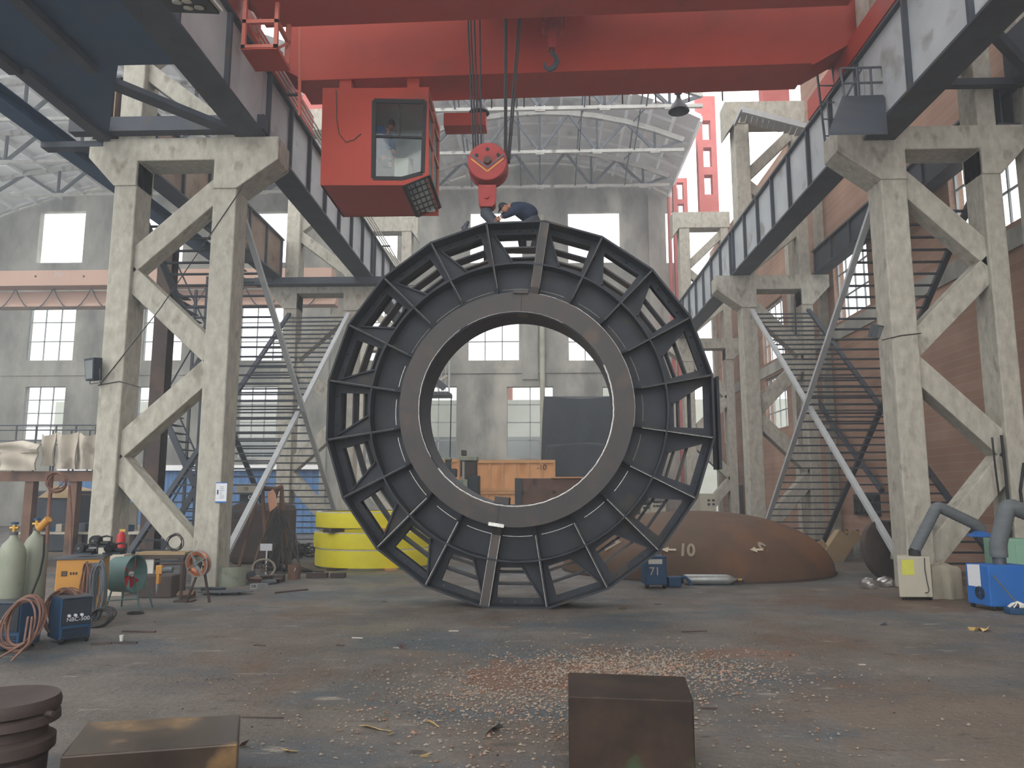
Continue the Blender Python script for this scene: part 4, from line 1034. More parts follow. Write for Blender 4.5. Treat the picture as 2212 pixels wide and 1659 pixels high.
for rr_ in (.03, .05, .07, .09, .11): g.tube([sidep(.42, .28, .01) + dyn*rr_*cos(a*pi/12) + V(0, 0, rr_*sin(a*pi/12)) for a in range(24)], .006, 5, close=True)
obj('vent_grille', g, M['navy'], t)
cc = atY(2159, 1215, P0.y+.35)
obj('collar', MB().cyl((cc.x, cc.y, top), (cc.x, cc.y, top+.16), .11, 20), M['slatew'], t)
a1 = atY(2177, 1092, cc.y); a2 = atY(2240, 1115, cc.y)
duct([(cc.x, cc.y, top+.12), (cc.x+.0, cc.y, top+.35), a1, a2], .14, t)
# mop in a blue tray
b = atG(2200, 1326); t = thing('mop', 'white-headed mop leaning on the blue extractor at the right edge', 'mop', (b.x, b.y, 0))
obj('handle', MB().cyl((b.x, b.y, .16), (b.x-.3, b.y+.12, .62), .014, 8), M['hose'], t)
r_ = random.Random(4); m = MB()
for i in range(26): 
    a = r_.uniform(0, 2*pi); m.tube([(b.x, b.y, .2), (b.x+.09*cos(a), b.y+.09*sin(a), .16), (b.x+.16*cos(a), b.y+.1*sin(a), .11)], .012, 5)
obj('mop_head', m, M['white'], t)
t2 = thing('mop_tray', 'dark blue tray under the mop head at the right edge', 'tray', (b.x, b.y, 0))
obj('tray', MB().xy([(b.x-.2, b.y-.12), (b.x+.3, b.y-.1), (b.x+.3, b.y+.12), (b.x-.18, b.y+.12)], 0, .10), M['bluedk'], t2, bevel=.02)
# mint cabinet behind
b = atG(2180, 1285); t = thing('mint_cabinet', 'mint green machine cabinet behind the blue fume extractor', 'cabinet', b)
obj('cabinet', MB().box((b.x-.15, b.y, 0), (b.x+.6, b.y+.5, 1.1)), M['green'], t, bevel=.02)
obj('door_panel', MB().box((b.x+.2, b.y-.015, .1), (b.x+.5, b.y, 1.0)), M['green'], t, bevel=.004)
# dust sheet between extractors
def cloth(name, label, cat, c, w, d, h, m, seed, folds=7, amp=.06, lean=0.0, group=None, base=0.0):
    n, k_ = 40, 16; r_ = random.Random(seed); vs = []; ph = [r_.uniform(0, 6.28) for _ in range(4)]
    for j in range(k_+1):
        f = j/k_
        for i in range(n):
            a = 2*pi*i/n; sq = 1/max(abs(cos(a)), abs(sin(a)))**.7
            sc = (.0 if j == 0 else (.55 + .45*min(1, f*3))) if j < 4 else 1.0
            sc = [0, .5, .8, .95][j] if j < 4 else 1.0 + .10*(f-.2)
            fold = 1 + amp*f*sin(folds*a + ph[0]) + amp*.6*f*sin((folds*1.7)//1*a + ph[1])
            z = h*(1 - max(0, (j-2.5)/(k_-2.5))) if j > 2 else h*(1 + .02*sin(3*a+ph[2]))
            vs.append((c[0] + w/2*cos(a)*sq*sc*fold + lean*f, c[1] + d/2*sin(a)*sq*sc*fold, base + z + .03*h*sin(2*a+ph[3])*(1-f)))
    fs = [(j*n+i, j*n+(i+1) % n, (j+1)*n+(i+1) % n, (j+1)*n+i) for j in range(k_) for i in range(n)]
    o = obj(name, MB().add(vs, fs), m, smooth=True); tag(o, label, cat, group); return o
b = atG(2055, 1295); cloth('dust_sheet', 'dusty beige sheet draped over something between the two extractors', 'sheet', (b.x, b.y+.35, 0), .62, .6, .62, M['cloth'], 5, 6, .14)
# dark round plate leaning behind the beige extractor
b = atG(1915, 1256); t = local('round_steel_plate', 'big dark rusty round plate standing on edge behind the beige extractor', 'plate', (b.x+.25, b.y+.3, 0), radians(25), None, radians(-8))
obj('disc', MB().lathe([(0, -.04), (.66, -.04), (.70, -.02), (.70, .10), (.66, .12), (0, .12)], (0, 0, .70), 40, (0, 1, 0)), M['rustdk'], t, smooth=True)
obj('white_chute', MB().cbox((.2, -.2, .55), (.42, .2, .28), 0, 0, .3), M['beige'], t, bevel=.02)
# plastic bags
for px, py, w, lab in ((1877, 1272, .32, 'clear wrinkled plastic bag on the floor left of the beige extractor, farther from it'), (1913, 1268, .3, 'clear wrinkled plastic bag on the floor right up against the beige extractor')):
    b = atG(px, py); n = 14; r_ = random.Random(px); vs = []; 
    for j in range(8):
        for i in range(n):
            a = 2*pi*i/n; bb = pi*j/7; q = r_.uniform(.8, 1.12)
            vs.append((b.x + w*.6*sin(bb)*cos(a)*q, b.y + w*.4*sin(bb)*sin(a)*q, .11 - .11*cos(bb)*-1*q if False else max(0, .11 + .12*cos(bb)*q)))
    o = obj('plastic_bag', MB().add(vs, [(j*n+i, j*n+(i+1) % n, (j+1)*n+(i+1) % n, (j+1)*n+i) for j in range(7) for i in range(n)]), M['plastic'], smooth=True); tag(o, lab, 'plastic bag')
# tilted cardboard carton
b = atG(1800, 1215); t = local('cardboard_carton', 'flattened brown cardboard carton tilted against clutter behind the dome', 'carton', (b.x, b.y+.3, .0), .15, None, 0, radians(38))
obj('panel', MB().box((-.28, 0, .0), (.36, .28, .98)), M['card'], t, bevel=.01)
obj('flap', MB().cbox((.22, -.02, 1.08), (.36, .02, .3), 0, .2), M['card'], t)
obj('flap', MB().cbox((-.42, .1, .25), (.3, .02, .3), 0, .1, .3), M['card'], t)
# cabinets and door by the brick wall, behind the dome
for px0, px1, py0, py1, Y, lab, m in ((1514, 1546, 1066, 1112, 30, 'grey electrical cabinet with marked front behind the dome, beside the ring', 'beige'), (1406, 1438, 1084, 1103, 30.3, 'low beige control box with a row of buttons seen through a ring cutout', 'beige'), (1386, 1404, 1088, 1112, 30.6, 'narrow pale box seen through the lower right cutout of the ring', 'beige')):
    a = atY(px0, py1, Y); c_ = atY(px1, py0, Y); t = thing('electrical_cabinet', lab, 'cabinet', (a.x, Y, 0))
    obj('cabinet', MB().box((a.x, Y, 0), (c_.x, Y+.4, c_.z)), M[m], t, bevel=.01)
    for i in range(2 if px0 == 1514 else 4):
        xx = a.x + (c_.x-a.x)*(.45+.3*i if px0 == 1514 else .15+.2*i)
        for j in range(2): obj('switch', MB().box((xx, Y-.01, c_.z-.45+.15*j - (.0 if px0 == 1514 else -.25)), (xx+.1, Y, c_.z-.37+.15*j- (.0 if px0 == 1514 else -.25))), M['navy'], t)
a = atY(1567, 1118, 29.8); t = thing('sheet_bundle', 'bundle of pale sheets stacked on edge behind the dome', 'bundle', (a.x, 29.8, 0))
for i in range(5): obj('sheet', MB().beam((a.x-.25+i*.09, 29.8, 0), (a.x-.1+i*.07, 30.1, 1.15-.05*i), .03, .4, (0, 1, 0)), M['paper'], t)
struct('door_1', MB().box((WX-.03, 43.0, 0), (WX+.05, 44.9, 2.5)), M['black'])
# sloping corrugated steps at the top of the second right column
t = thing('louvre_platform', 'pale slatted platform with stepped edge atop the second right concrete column', 'platform', (8.5, B2, 17.4))
ea, eb = atY(1604, 238, 27.2), atY(1752, 276, 27.2)
obj('edge_beam', MB().beam(ea, eb, .12, .2), M['strut'], t)
for i in range(12):
    q = ea.lerp(eb, (i+.5)/12); obj('slat', MB().beam(q + V(0, 0, .1), q + V(.25, 1.35, .25), .2, .03), M['strut'], t)
obj('side_beam', MB().beam(ea + V(0, 0, .1), ea + V(.1, 1.5, .2), .1, .16), M['strut'], t)
# hanging rods / lattice by the right end of the crane
t = thing('ladder', 'thin dark hanging access ladder below the right end of the crane', 'ladder', (6.6, 18, 12))
def PY(x, y, Y=18.5): return atY(x, y, Y)
for x0, x1 in ((1770, 1785), (1800, 1825)): obj('rail', MB().tube([PY(x0-20, 30), PY(x1, 330)], .03, 6), M['slatew'], t)
for i in range(9):
    f = i/8; obj('rung', MB().tube([PY(1750+35*f, 40+290*f), PY(1780+45*f, 40+290*f)], .02, 5), M['slatew'], t)
t = thing('service_cage', 'grey railed service cage on dark brackets at the right runway', 'service cage', (7.0, 16, 11.6))
def PZ(x, y, Y=15.9): return atY(x, y, Y)
for a, c_ in (((1815, 148), (1825, 215)), ((1905, 145), (1912, 210)), ((1815, 148), (1905, 145)), ((1818, 180), (1908, 178)), ((1850, 147), (1855, 212)), ((1880, 147), (1884, 211)), ((1825, 215), (1860, 150))):
    obj('cage_rail', MB().tube([PZ(*a), PZ(*c_)], .025, 6), M['slatew'], t)
fa = [(1820, 213), (1912, 210), (1918, 290), (1790, 292)]
pa = [PZ(*fa[0]), PZ(*fa[1]), PZ(1918, 290, 15.0), PZ(1790, 292, 15.0)]
m = MB(); m.add(pa + [p + V(0, 0, .06) for p in pa], [(0,1,2,3), (7,6,5,4), (0,4,5,1), (1,5,6,2), (2,6,7,3), (3,7,4,0)])
obj('floor_plate', m, M['darksteel'], t)
# black cables dropping down the right column
for i, (pts, lab) in enumerate((([(2143, 945), (2150, 1010), (2158, 1070)], 'black cable hanging beside the far right column leg, leftmost of three'), ([(2163, 940), (2172, 1020), (2184, 1160)], 'thick black cable hanging down the far right column leg, middle of three'), ([(2212, 1000), (2204, 1060), (2212, 1120)], 'black cable looping at the right edge beside the far right column leg'))):
    tag(obj('hanging_cable', MB().tube([atY(x, y, 16.77) for x, y in pts], .03 if i else .02, 8), M['black'], smooth=True), lab, 'cable')
# pipe and dark cross ducting on the brick wall
a = atX(1780, 600, WX-.3)
t = thing('wall_pipe', 'dark pipe sloping down the brick wall behind the right bracing', 'pipe', a)
obj('pipe', MB().tube([atX(1720, 640, WX-.25), atX(1725, 800, WX-.25), atX(1800, 920, WX-.3), atX(1905, 1060, WX-.3)], .09, 10), M['darksteel'], t, smooth=True)
obj('clamp', MB().cbox(atX(1722, 720, WX-.15), (.2, .25, .08)), M['slatew'], t)
t = thing('tool_rack', 'dark rack of hanging hoses on the brick wall behind the right bracing', 'rack', atX(1890, 1100, WX-.2))
p = atX(1855, 1095, WX-.15)
obj('backboard', MB().box((WX-.12, p.y-1.4, 1.3), (WX+.01, p.y+.5, 2.0)), M['navy'], t)
for i in range(7): obj('hose_loop', MB().tube([(WX-.2, p.y-1.2+i*.22+.07*cos(a*pi/6), 1.62+.24*sin(a*pi/6)) for a in range(12)], .03, 6, close=True), M['cabledk'], t)

# ------------------------------------------------------------------ seen through the ring hole
def box_from(px0, py0, px1, py1, Y, depth, z0=None):
    a = atY(px0, py1, Y); b = atY(px1, py0, Y); return (a.x, Y, a.z if z0 is None else z0), (b.x, Y+depth, b.z)
def crate(label, px0, py0, px1, py1, Y, depth, nb, z0=None, mark=None):
    a, b = box_from(px0, py0, px1, py1, Y, depth, z0); t = thing('plywood_crate', label, 'crate', (a[0], Y, a[2]), 'plywood crates behind the ring')
    obj('panel_box', MB().box(a, b), M['ply'], t)
    for i in range(nb+1):
        x = a[0] + (b[0]-a[0])*i/nb; obj('batten', MB().box((x-.05, Y-.05, a[2]), (x+.05, Y, b[2])), M['plyedge'], t)
    for z in (a[2]+.06, b[2]-.06): obj('rail_batten', MB().box((a[0]-.03, Y-.07, z-.07), (b[0]+.03, Y-.02, z+.07)), M['plyedge'], t)
    if mark: text('marking', mark, .5, M['black'], t, lambda u, v, w: (atY(1170, 1010, Y).x+u*.7, Y-.06+w*.2, atY(1170, 1010, Y).z + v*.7))
    return t
crate('long light plywood crate with battens, upper of the stack behind the ring hole', 1030, 994, 1197, 1060, 36, 2.4, 6, None, '-10')
crate('plywood crate mostly hidden under the long upper crate', 1030, 1061, 1118, 1120, 36.02, 2.4, 4, 0.0)
crate('plywood crate left of the hydraulic press, seen at the lower left of the ring hole', 925, 992, 989, 1120, 35, 2.0, 4, 0.0)
a, b = box_from(1114, 1033, 1275, 1095, 28.4, 2.2, 0.0)
t = thing('rusty_steel_tank', 'streaky rust-brown rectangular steel tank in front of the plywood crates', 'tank', (a[0], 28.4, 0))
obj('tank', MB().box(a, b), M['rust'], t, bevel=.03)
obj('lid_plate', MB().box((a[0]+1.3, 28.3, b[2]), (b[0]+.4, 30.4, b[2]+.05)), M['plyedge'], t)
obj('edge_plate', MB().box((a[0]-.03, 28.33, 0), (a[0]+.22, 28.4, b[2])), M['darksteel'], t)
for x in (.25, 1.4): obj('port', MB().cyl((a[0]+x, 28.32, b[2]-.5), (a[0]+x, 28.42, b[2]-.5), .06, 12), M['black'], t)
t = thing('red_jack_stand', 'small dark red tripod stand in front of the rusty tank', 'stand', atG(1142, 1165))
b = atY(1142, 1100, 24.5); 
obj('post', MB().cyl((b.x, 24.5, 0), (b.x, 24.5, 1.7), .04, 8), M['redfx'], t)
for dx_ in (-.35, .35): obj('leg', MB().beam((b.x+dx_, 24.5, 0), (b.x, 24.5, 1.5), .05, .05), M['redfx'], t)
# hydraulic press and motor
Yp = 25.5; t = thing('hydraulic_press', 'dark green and rusty column press machine standing behind the lower left of the ring hole', 'press', (atY(1010, 1000, Yp).x, Yp, 0))
def PB(name, x0, y0, x1, y1, m, d0=0, d1=.8, z0=None, bev=.02):
    a, b = box_from(x0, y0, x1, y1, Yp+d0, d1-d0, z0); obj(name, MB().box(a, b), M[m], t, bevel=bev)
PB('crown', 991, 985, 1030, 995, 'bottle'); PB('motor_cap', 996, 972, 1006, 984, 'rustdk', .1, .5)
PB('column', 1003, 995, 1029, 1035, 'rustdk', .1, .6); PB('guide_rod', 994, 995, 998, 1030, 'black', .2, .26)
PB('body', 1010, 1027, 1034, 1078, 'navy', 0, .8, 0.0); PB('bed', 968, 1036, 1006, 1056, 'greenmach', 0, .8); PB('side_leg', 1000, 1036, 1010, 1078, 'bottle', -.05, .2, 0.0)
PB('base', 960, 1056, 1034, 1100, 'greenmach', .1, .9, 0.0)
PB('motor', 955, 1012, 985, 1030, 'navy', .2, .7); PB('motor_shaft', 961, 994, 973, 1012, 'navy', .3, .6); PB('motor_top', 960, 988, 974, 994, 'bottle', .25, .65)
a = atY(972, 988, Yp+.4); 
obj('supply_cable', MB().cyl(a, atY(975, 850, Yp+.4), .02, 6), M['black'], t)
# tarpaulin covered machines
def tarp(label, px0, py0, px1, py1, Y, depth, z0, seed, slope=0.0):
    a = atY(px0, py1, Y); b = atY(px1, py0, Y); z1 = b.z; r_ = random.Random(seed); nx, nz = 36, 14; vs = []; fs = []
    W_ = b.x - a.x; base = 0.0 if z0 is None else a.z
    def fold(u, f): return .26*f*sin(u*9+seed) + .16*f*sin(u*23+1.3*seed) + .05*sin(u*4 + f*5)
    loops = []
    for j in range(nz+1):
        f = j/nz; z = z1 - (z1-base)*f; n = nx
        for i in range(nx*2):
            q = i/(nx*2)*4; s_ = int(q); u = q - s_
            x, y = [(a.x+W_*u, Y), (b.x, Y+depth*u), (b.x-W_*u, Y+depth), (a.x, Y+depth*(1-u))][s_]
            o_ = fold(q*3, f); cx0, cy0 = (a.x+b.x)/2, Y+depth/2
            k_ = 1 + slope*f
            vs.append((cx0 + (x-cx0)*k_ + o_*(x-cx0)/W_*1.2, cy0 + (y-cy0)*(1+slope*f*.6) + o_*(-1 if s_ == 0 else 1)*.8, z + (.12*sin(q*5+seed)*(1-f) if j else .08*sin(q*7+seed))))
    n2 = nx*2
    for j in range(nz):
        for i in range(n2): fs.append((j*n2+i, j*n2+(i+1) % n2, (j+1)*n2+(i+1) % n2, (j+1)*n2+i))
    c = len(vs); vs.append(((a.x+b.x)/2, Y+depth/2, z1+.25))
    for i in range(n2): fs.append((i, (i+1) % n2, c))
    o = obj('tarpaulin_cover', MB().add(vs, fs), M['tarp'], smooth=True); tag(o, label, 'tarpaulin', 'dark tarpaulins over tall machines'); return o
tarp('tall dark tarpaulin, upper and farther of the two in the ring hole', 1176, 858, 1380, 960, 43.5, 3.0, None, 2, .06)
tarp('dark folded tarpaulin, lower and nearer of the two in the ring hole', 1182, 962, 1380, 1060, 39.5, 2.8, None, 5, .25)
# small steel balcony with vertical-rod railing
Yb = 40.0; t = thing('steel_balcony', 'small dark steel balcony with pale rod railing left of the ring hole', 'balcony', atY(940, 845, Yb))
a = atY(905, 848, Yb); b = atY(971, 755, Yb)
obj('floor_beam', MB().box((a.x-.8, Yb, a.z-.12), (b.x, Yb+1.6, a.z+.06)), M['darksteel'], t)
obj('rail_frame', MB().tube([(a.x-.8, Yb, b.z), (b.x-.35, Yb, b.z), (b.x, Yb, b.z-.5), (b.x, Yb, a.z)], .05, 8), M['strut'], t)
obj('stair_side', MB().beam((a.x-.5, Yb-.05, b.z-.6), (b.x-.2, Yb-.05, a.z+.2), .05, .35), M['darksteel'], t)
for i in range(9): x = a.x + (b.x-a.x)*i/8; obj('rail_rod', MB().tube([(x, Yb, a.z), (x, Yb, b.z - (.1 if i < 7 else .4))], .022, 5), M['strut'], t)
obj('brace', MB().beam((a.x, Yb, a.z), (b.x-.1, Yb, a.z+.9), .1, .12), M['cardlt'], t)
obj('hanging_post', MB().tube([(a.x+.2, Yb+.9, 0), (a.x+.2, Yb+.9, a.z)], .06, 6), M['strut'], t)

# ------------------------------------------------------------------ stacked yellow hoops
ycx, ycy, YR = -4.75, 22.4, 1.66
for i, (z0, z1, lab) in enumerate(((.05, .50, 'wide bright yellow steel hoop, bottom one of the stack of three'), (.55, .95, 'wide bright yellow steel hoop, middle one of the stack of three'), (1.10, 1.50, 'wide bright yellow steel hoop, top one of the stack of three'))):
    t = thing('yellow_steel_hoop', lab, 'hoop', (ycx, ycy, z0), 'stacked yellow hoops')
    obj('hoop', MB().lathe([(YR-.12, z0), (YR, z0), (YR+.012, (z0+z1)/2), (YR, z1-.02), (YR-.02, z1), (YR-.12, z1), (YR-.12, z0)], (ycx+(.03, -.02, .02)[i], ycy, 0), 72), M['yellow'], t, smooth=True)
    obj('top_rim', MB().lathe([(YR-.12, z1), (YR-.01, z1), (YR-.01, z1+.025), (YR-.12, z1+.025)], (ycx+(.03, -.02, .02)[i], ycy, 0), 72), M['white'], t, smooth=True)
for i, (z, a_) in enumerate(((0, -2.0), (0, -1.1), (.985, -2.1), (.985, -1.2))):
    x, y = ycx + 1.6*cos(a_), ycy + 1.6*sin(a_)
    o = obj('timber_spacer', MB().cbox((x, y, z+(.025 if z == 0 else .055)), (.5, .3, .05 if z == 0 else .11), a_), M['plyedge'] if i % 2 else M['rustdk'])
    tag(o, ['timber spacer under the left of the bottom yellow hoop', 'timber spacer under the right of the bottom yellow hoop', 'flat spacer between the middle and top yellow hoops, left', 'flat spacer between the middle and top yellow hoops, right'][i], 'spacer')

# ------------------------------------------------------------------ left side clutter
def welder(label, px0, px1, pyb, h, d, rz=0.0, txt=None, m='bluedk'):
    a = atG(px0, pyb); b = atG(px1, pyb); w = (b-a).length; t = local('welding_machine', label, 'welding machine', a, rz)
    obj('case', MB().box((0, .02, .05), (w, d, h)), M[m], t, bevel=.015)
    obj('front_panel', MB().box((.02, 0, h*.42), (w-.02, .03, h-.02)), M['navy'], t)
    obj('top_plate', MB().prism([(0, h), (w, h), (w, h+.02), (0, h+.02)], lambda u, v, k: (u, (-.02, d)[k], v)), M['slatew'], t)
    for i in range(3): obj('knob', MB().cyl((w*(.25+.2*i), -.03, h*.62), (w*(.25+.2*i), 0, h*.62), .02, 10), M['paper'], t)
    for i in range(5): obj('louvre', MB().box((w*.1, -.004, h*(.12+.05*i)), (w*.9, .02, h*(.135+.05*i))), M['black'], t)
    if txt: text('lettering', txt, .075, M['paper'], t, lambda u, v, w_: (u + w*.55, -.006 + w_*.2, v + h*.53))
    for x in (.04, w-.04): obj('wheel', MB().cyl((x-.02, .06, .05), (x+.02, .06, .05), .05, 12), M['black'], t)
    return t
welder('dark blue welding machine with lettered front wrapped in coiled cables by the amber cabinet', 126, 190, 1394, .60, .5, .85, 'NBC-500')
welder('dark welding machine cut off by the left edge of the frame', -40, 34, 1412, .62, .5, .08)
# amber welder cabinet
A = atG(158, 1345); B = atG(232, 1352); w = .50; t = local('amber_welding_cabinet', 'amber yellow welding cabinet with grey grille, topped by black spool feeders', 'welding machine', A, .35)
h = atY(190, 1208, A.y).z
obj('case', MB().box((-.30, .0, .12), (.34, .75, h)), M['amber'], t, bevel=.015)
obj('top_tray', MB().box((-.33, -.03, h), (.37, .78, h+.025)), M['slatew'], t)
obj('grille', MB().box((.10, -.012, h*.42), (.31, 0, h-.06)), M['hose'], t)
for i in range(9): obj('grille_slat', MB().box((.12, -.02, h*.45+i*.03), (.29, -.01, h*.46+i*.03)), M['navy'], t)
obj('emblem', MB().xz([(-.22, h-.26), (-.14, h-.26), (-.14, h-.18), (-.22, h-.18)], -.008, 0, [[(-.20, h-.24), (-.16, h-.24), (-.16, h-.20), (-.20, h-.20)]]), M['rustdk'], t)
obj('emblem_dot', MB().cyl((-.18, -.008, h-.22), (-.18, 0, h-.22), .014, 10), M['rustdk'], t)
for i in range(3): obj('marking', MB().box((-.10+i*.04, -.006, h-.24), (-.075+i*.04, 0, h-.20)), M['rustdk'], t)
for x in (-.25, .29): obj('wheel', MB().cyl((x-.025, .08, .08), (x+.025, .08, .08), .08, 14), M['black'], t)
obj('left_side_vent', MB().box((-.305, .3, h*.1), (-.30, .6, h*.7)), M['navy'], t)
# wire feeders on top
def feeder(label, px, py, Y, r, dx):
    p = atY(px, py, Y); t = thing('wire_feeder', label, 'wire feeder', p, 'black spool wire feeders on the amber cabinet')
    obj('spool_case', MB().cyl((p.x, Y-.06, p.z), (p.x, Y+.09, p.z), r, 26), M['black'], t, smooth=True, bevel=.015)
    obj('spool_hub', MB().cyl((p.x, Y-.075, p.z), (p.x, Y-.06, p.z), r*.25, 14), M['hose'], t)
    obj('base_plate', MB().box((p.x-.08, Y-.08, p.z-r-.02), (p.x+.22, Y+.12, p.z-r+.01)), M['navy'], t)
    obj('motor', MB().cyl((p.x+.1, Y, p.z-r*.45), (p.x+.24, Y, p.z-r*.45), r*.42, 14), M['black'], t, smooth=True)
    obj('handle', MB().tube([(p.x+.04, Y, p.z+r*.5), (p.x+.18, Y, p.z+r*.9), (p.x+.27, Y, p.z+r*.7), (p.x+.27, Y, p.z-r+.02)], .016, 8), M['black'], t, smooth=True)
yA = A.y + .35
feeder('black spool wire feeder on the amber cabinet, top one of the trio', 206, 1168, yA, .085, 0)
feeder('black spool wire feeder on the amber cabinet, at its left end', 175, 1184, yA-.1, .08, 0)
feeder('black spool wire feeder on the amber cabinet, right behind the fan', 238, 1183, yA+.2, .085, 0)
# hoses and cable coils (each bundle one thing)
def coil(name, label, cat, c, rx, rz_, n, m, w, seed, tilt=0.0, y_=0.0, extra=None, group=None, ry_=0.0):
    r_ = random.Random(seed); mb = MB()
    for i in range(n):
        a = r_.uniform(.88, 1.1); b = r_.uniform(.88, 1.08); dx_ = r_.uniform(-.03, .03); dz_ = r_.uniform(-.03, .03); dy_ = r_.uniform(-.06, .06); ph = r_.uniform(0, 6)
        mb.tube([(c[0] + dx_ + rx*a*cos(t*pi/14), c[1] + dy_ + .03*sin(t*pi/7+ph) + tilt*sin(t*pi/14), max(w, c[2] + dz_ + rz_*b*sin(t*pi/14))) for t in range(28)], w*r_.uniform(.8, 1.1), 6, close=True)
    if extra:
        for pts in extra: mb.tube(pts, w, 6)
    o = obj(name, mb, M[m], smooth=True); return tag(o, label, cat, group)
C1 = atG(150, 1380); cz = .38
coil('cable_coil', 'coiled copper-brown welding cables hung over the dark blue welding machine', 'cable', (C1.x-.02, C1.y-.12, .36), .26, .31, 7, 'cable', .013, 5)
coil('cable_coil', 'coiled dark grey cables hung over the dark blue welding machine, inside the brown ones', 'cable', (C1.x-.03, C1.y-.07, .38), .22, .28, 6, 'hose', .014, 8)
H1 = atY(212, 1255, A.y-.15)
coil('cable_loop', 'long bundle of dark grey cable looped over the front of the amber cabinet', 'cable', (H1.x, H1.y, H1.z-.15), .09, .42, 7, 'hose', .016, 11)
coil('cable_loop', 'long bundle of brown cable hanging down the amber cabinet beside the grey bundle', 'cable', (H1.x-.17, H1.y+.02, H1.z-.2), .07, .45, 6, 'cable', .013, 12)
C2 = atG(222, 1350); 
coil('cable_heap', 'dark tangled cable heap on the floor before the amber cabinet', 'cable', (C2.x, C2.y-.1, .12), .18, .12, 8, 'cabledk', .016, 13, .12)
C3 = atG(12, 1430)
coil('cable_coil', 'copper-brown hoses draped in loops over the edge-cut welding machine', 'cable', (C3.x-.02, C3.y+.25, .42), .22, .30, 6, 'cable', .014, 15, .1, 0, [[(C3.x+.15, C3.y+.2, .5), (C3.x+.2, C3.y+.1, .2), (C3.x+.1, C3.y-.05, .02)], [(C3.x+.1, C3.y+.2, .5), (C3.x+.14, C3.y+.1, .2), (C3.x-.1, C3.y-.1, .02)]])
tag(obj('gas_hose', MB().tube([atY(x, y, 10.35) for x, y in ((96, 1155), (94, 1200), (86, 1240), (66, 1290), (54, 1330), (56, 1365), (72, 1395))], .014, 8), M['black'], smooth=True), 'black hose curving down in front of the yellow-regulator gas cylinder', 'hose')
tag(obj('gas_hose', MB().tube([atY(x, y, 10.4) for x, y in ((40, 1230), (34, 1250), (18, 1272), (0, 1282))], .012, 8), M['black'], smooth=True), 'thin black hose curving across the edge-cut gas cylinder', 'hose')
# drum fan
F0 = atG(285, 1318); fc = atY(278, 1240, F0.y+.1); t = thing('drum_fan', 'teal drum fan on splayed legs beside the amber cabinet', 'fan', (fc.x, fc.y, 0))
ax = Vector((.99, -.10, .02)).normalized()
def around(r, h, n=28): 
    e1 = Vector((0, 0, 1)); e1 = (e1 - ax*e1.dot(ax)).normalized(); e2 = ax.cross(e1); return [Vector(fc) + ax*h + (e1*cos(2*pi*i/n)+e2*sin(2*pi*i/n))*r for i in range(n)]
obj('drum', MB().lathe([(.30, -.25), (.32, .12), (.335, .14), (.32, .14), (.305, .12), (.285, -.25), (.30, -.25)], fc, 36, ax), M['teal'], t, smooth=True)
obj('motor', MB().cyl(Vector(fc)-ax*.2, Vector(fc)+ax*.02, .08, 18), M['hose'], t, smooth=True)
obj('hub', MB().cyl(Vector(fc)+ax*.02, Vector(fc)+ax*.07, .045, 16), M['white'], t, smooth=True)
for i in range(4):
    a_ = i*pi/2+.4; P = around(1, 0, 360); d1 = (P[int(degrees_ := (a_*57.3) % 360)] - Vector(fc)); d2 = (P[int((a_*57.3+38) % 360)] - Vector(fc))
    m = MB(); q = [Vector(fc)+d1*.04+ax*.0, Vector(fc)+d1*.27-ax*.03, Vector(fc)+d2*.27+ax*.05, Vector(fc)+d2*.04+ax*.03]
    m.add(q + [p + ax*.006 for p in q], [(0,1,2,3), (7,6,5,4), (0,4,5,1), (1,5,6,2), (2,6,7,3), (3,7,4,0)]); obj('blade', m, M['redfx'], t)
for i in range(4):
    P = around(.30, .1, 4); 
obj('guard_bars', MB().beam(around(.31, .12, 4)[0], around(.31, .12, 4)[2], .01, .01).beam(around(.31, .12, 4)[1], around(.31, .12, 4)[3], .01, .01), M['teal'], t)
for dx_, dy_ in ((.28, -.18), (-.28, -.1), (.3, .25), (-.22, .3)): obj('leg', MB().cyl((fc.x+dx_*.75, fc.y+dy_*.6, fc.z-.12), (fc.x+dx_*1.15, fc.y+dy_, 0), .016, 8), M['teal'], t)
obj('cross_bar', MB().cyl((fc.x-.28, fc.y-.12, .16), (fc.x+.3, fc.y-.16, .2), .012, 8), M['teal'], t)
tag(obj('floor_coil', MB().tube([(atG(292, 1326).x+.13*cos(a*pi/10), atG(292, 1326).y+.10*sin(a*pi/10), .016) for a in range(20)], .014, 6, close=True), M['black']), 'single loop of black hose lying on the floor below the fan', 'hose')
# extinguisher
b = atG(261, 1212); b = atG(261, 1205); t = thing('fire_extinguisher', 'small red fire extinguisher behind the fan by the left column foot', 'fire extinguisher', b)
p = atY(261, 1175, 15.6)
obj('body', MB().lathe([(0, 0), (.085, 0), (.085, .36), (.05, .42), (.03, .44)], (p.x, p.y, p.z-.2), 20), M['redfx'], t, smooth=True)
obj('nozzle', MB().cbox((p.x+.02, p.y, p.z+.27), (.12, .03, .05)), M['brass'], t)
obj('stand', MB().box((p.x-.16, p.y-.14, 0), (p.x+.16, p.y+.16, p.z-.2)), M['cardlt'], t)
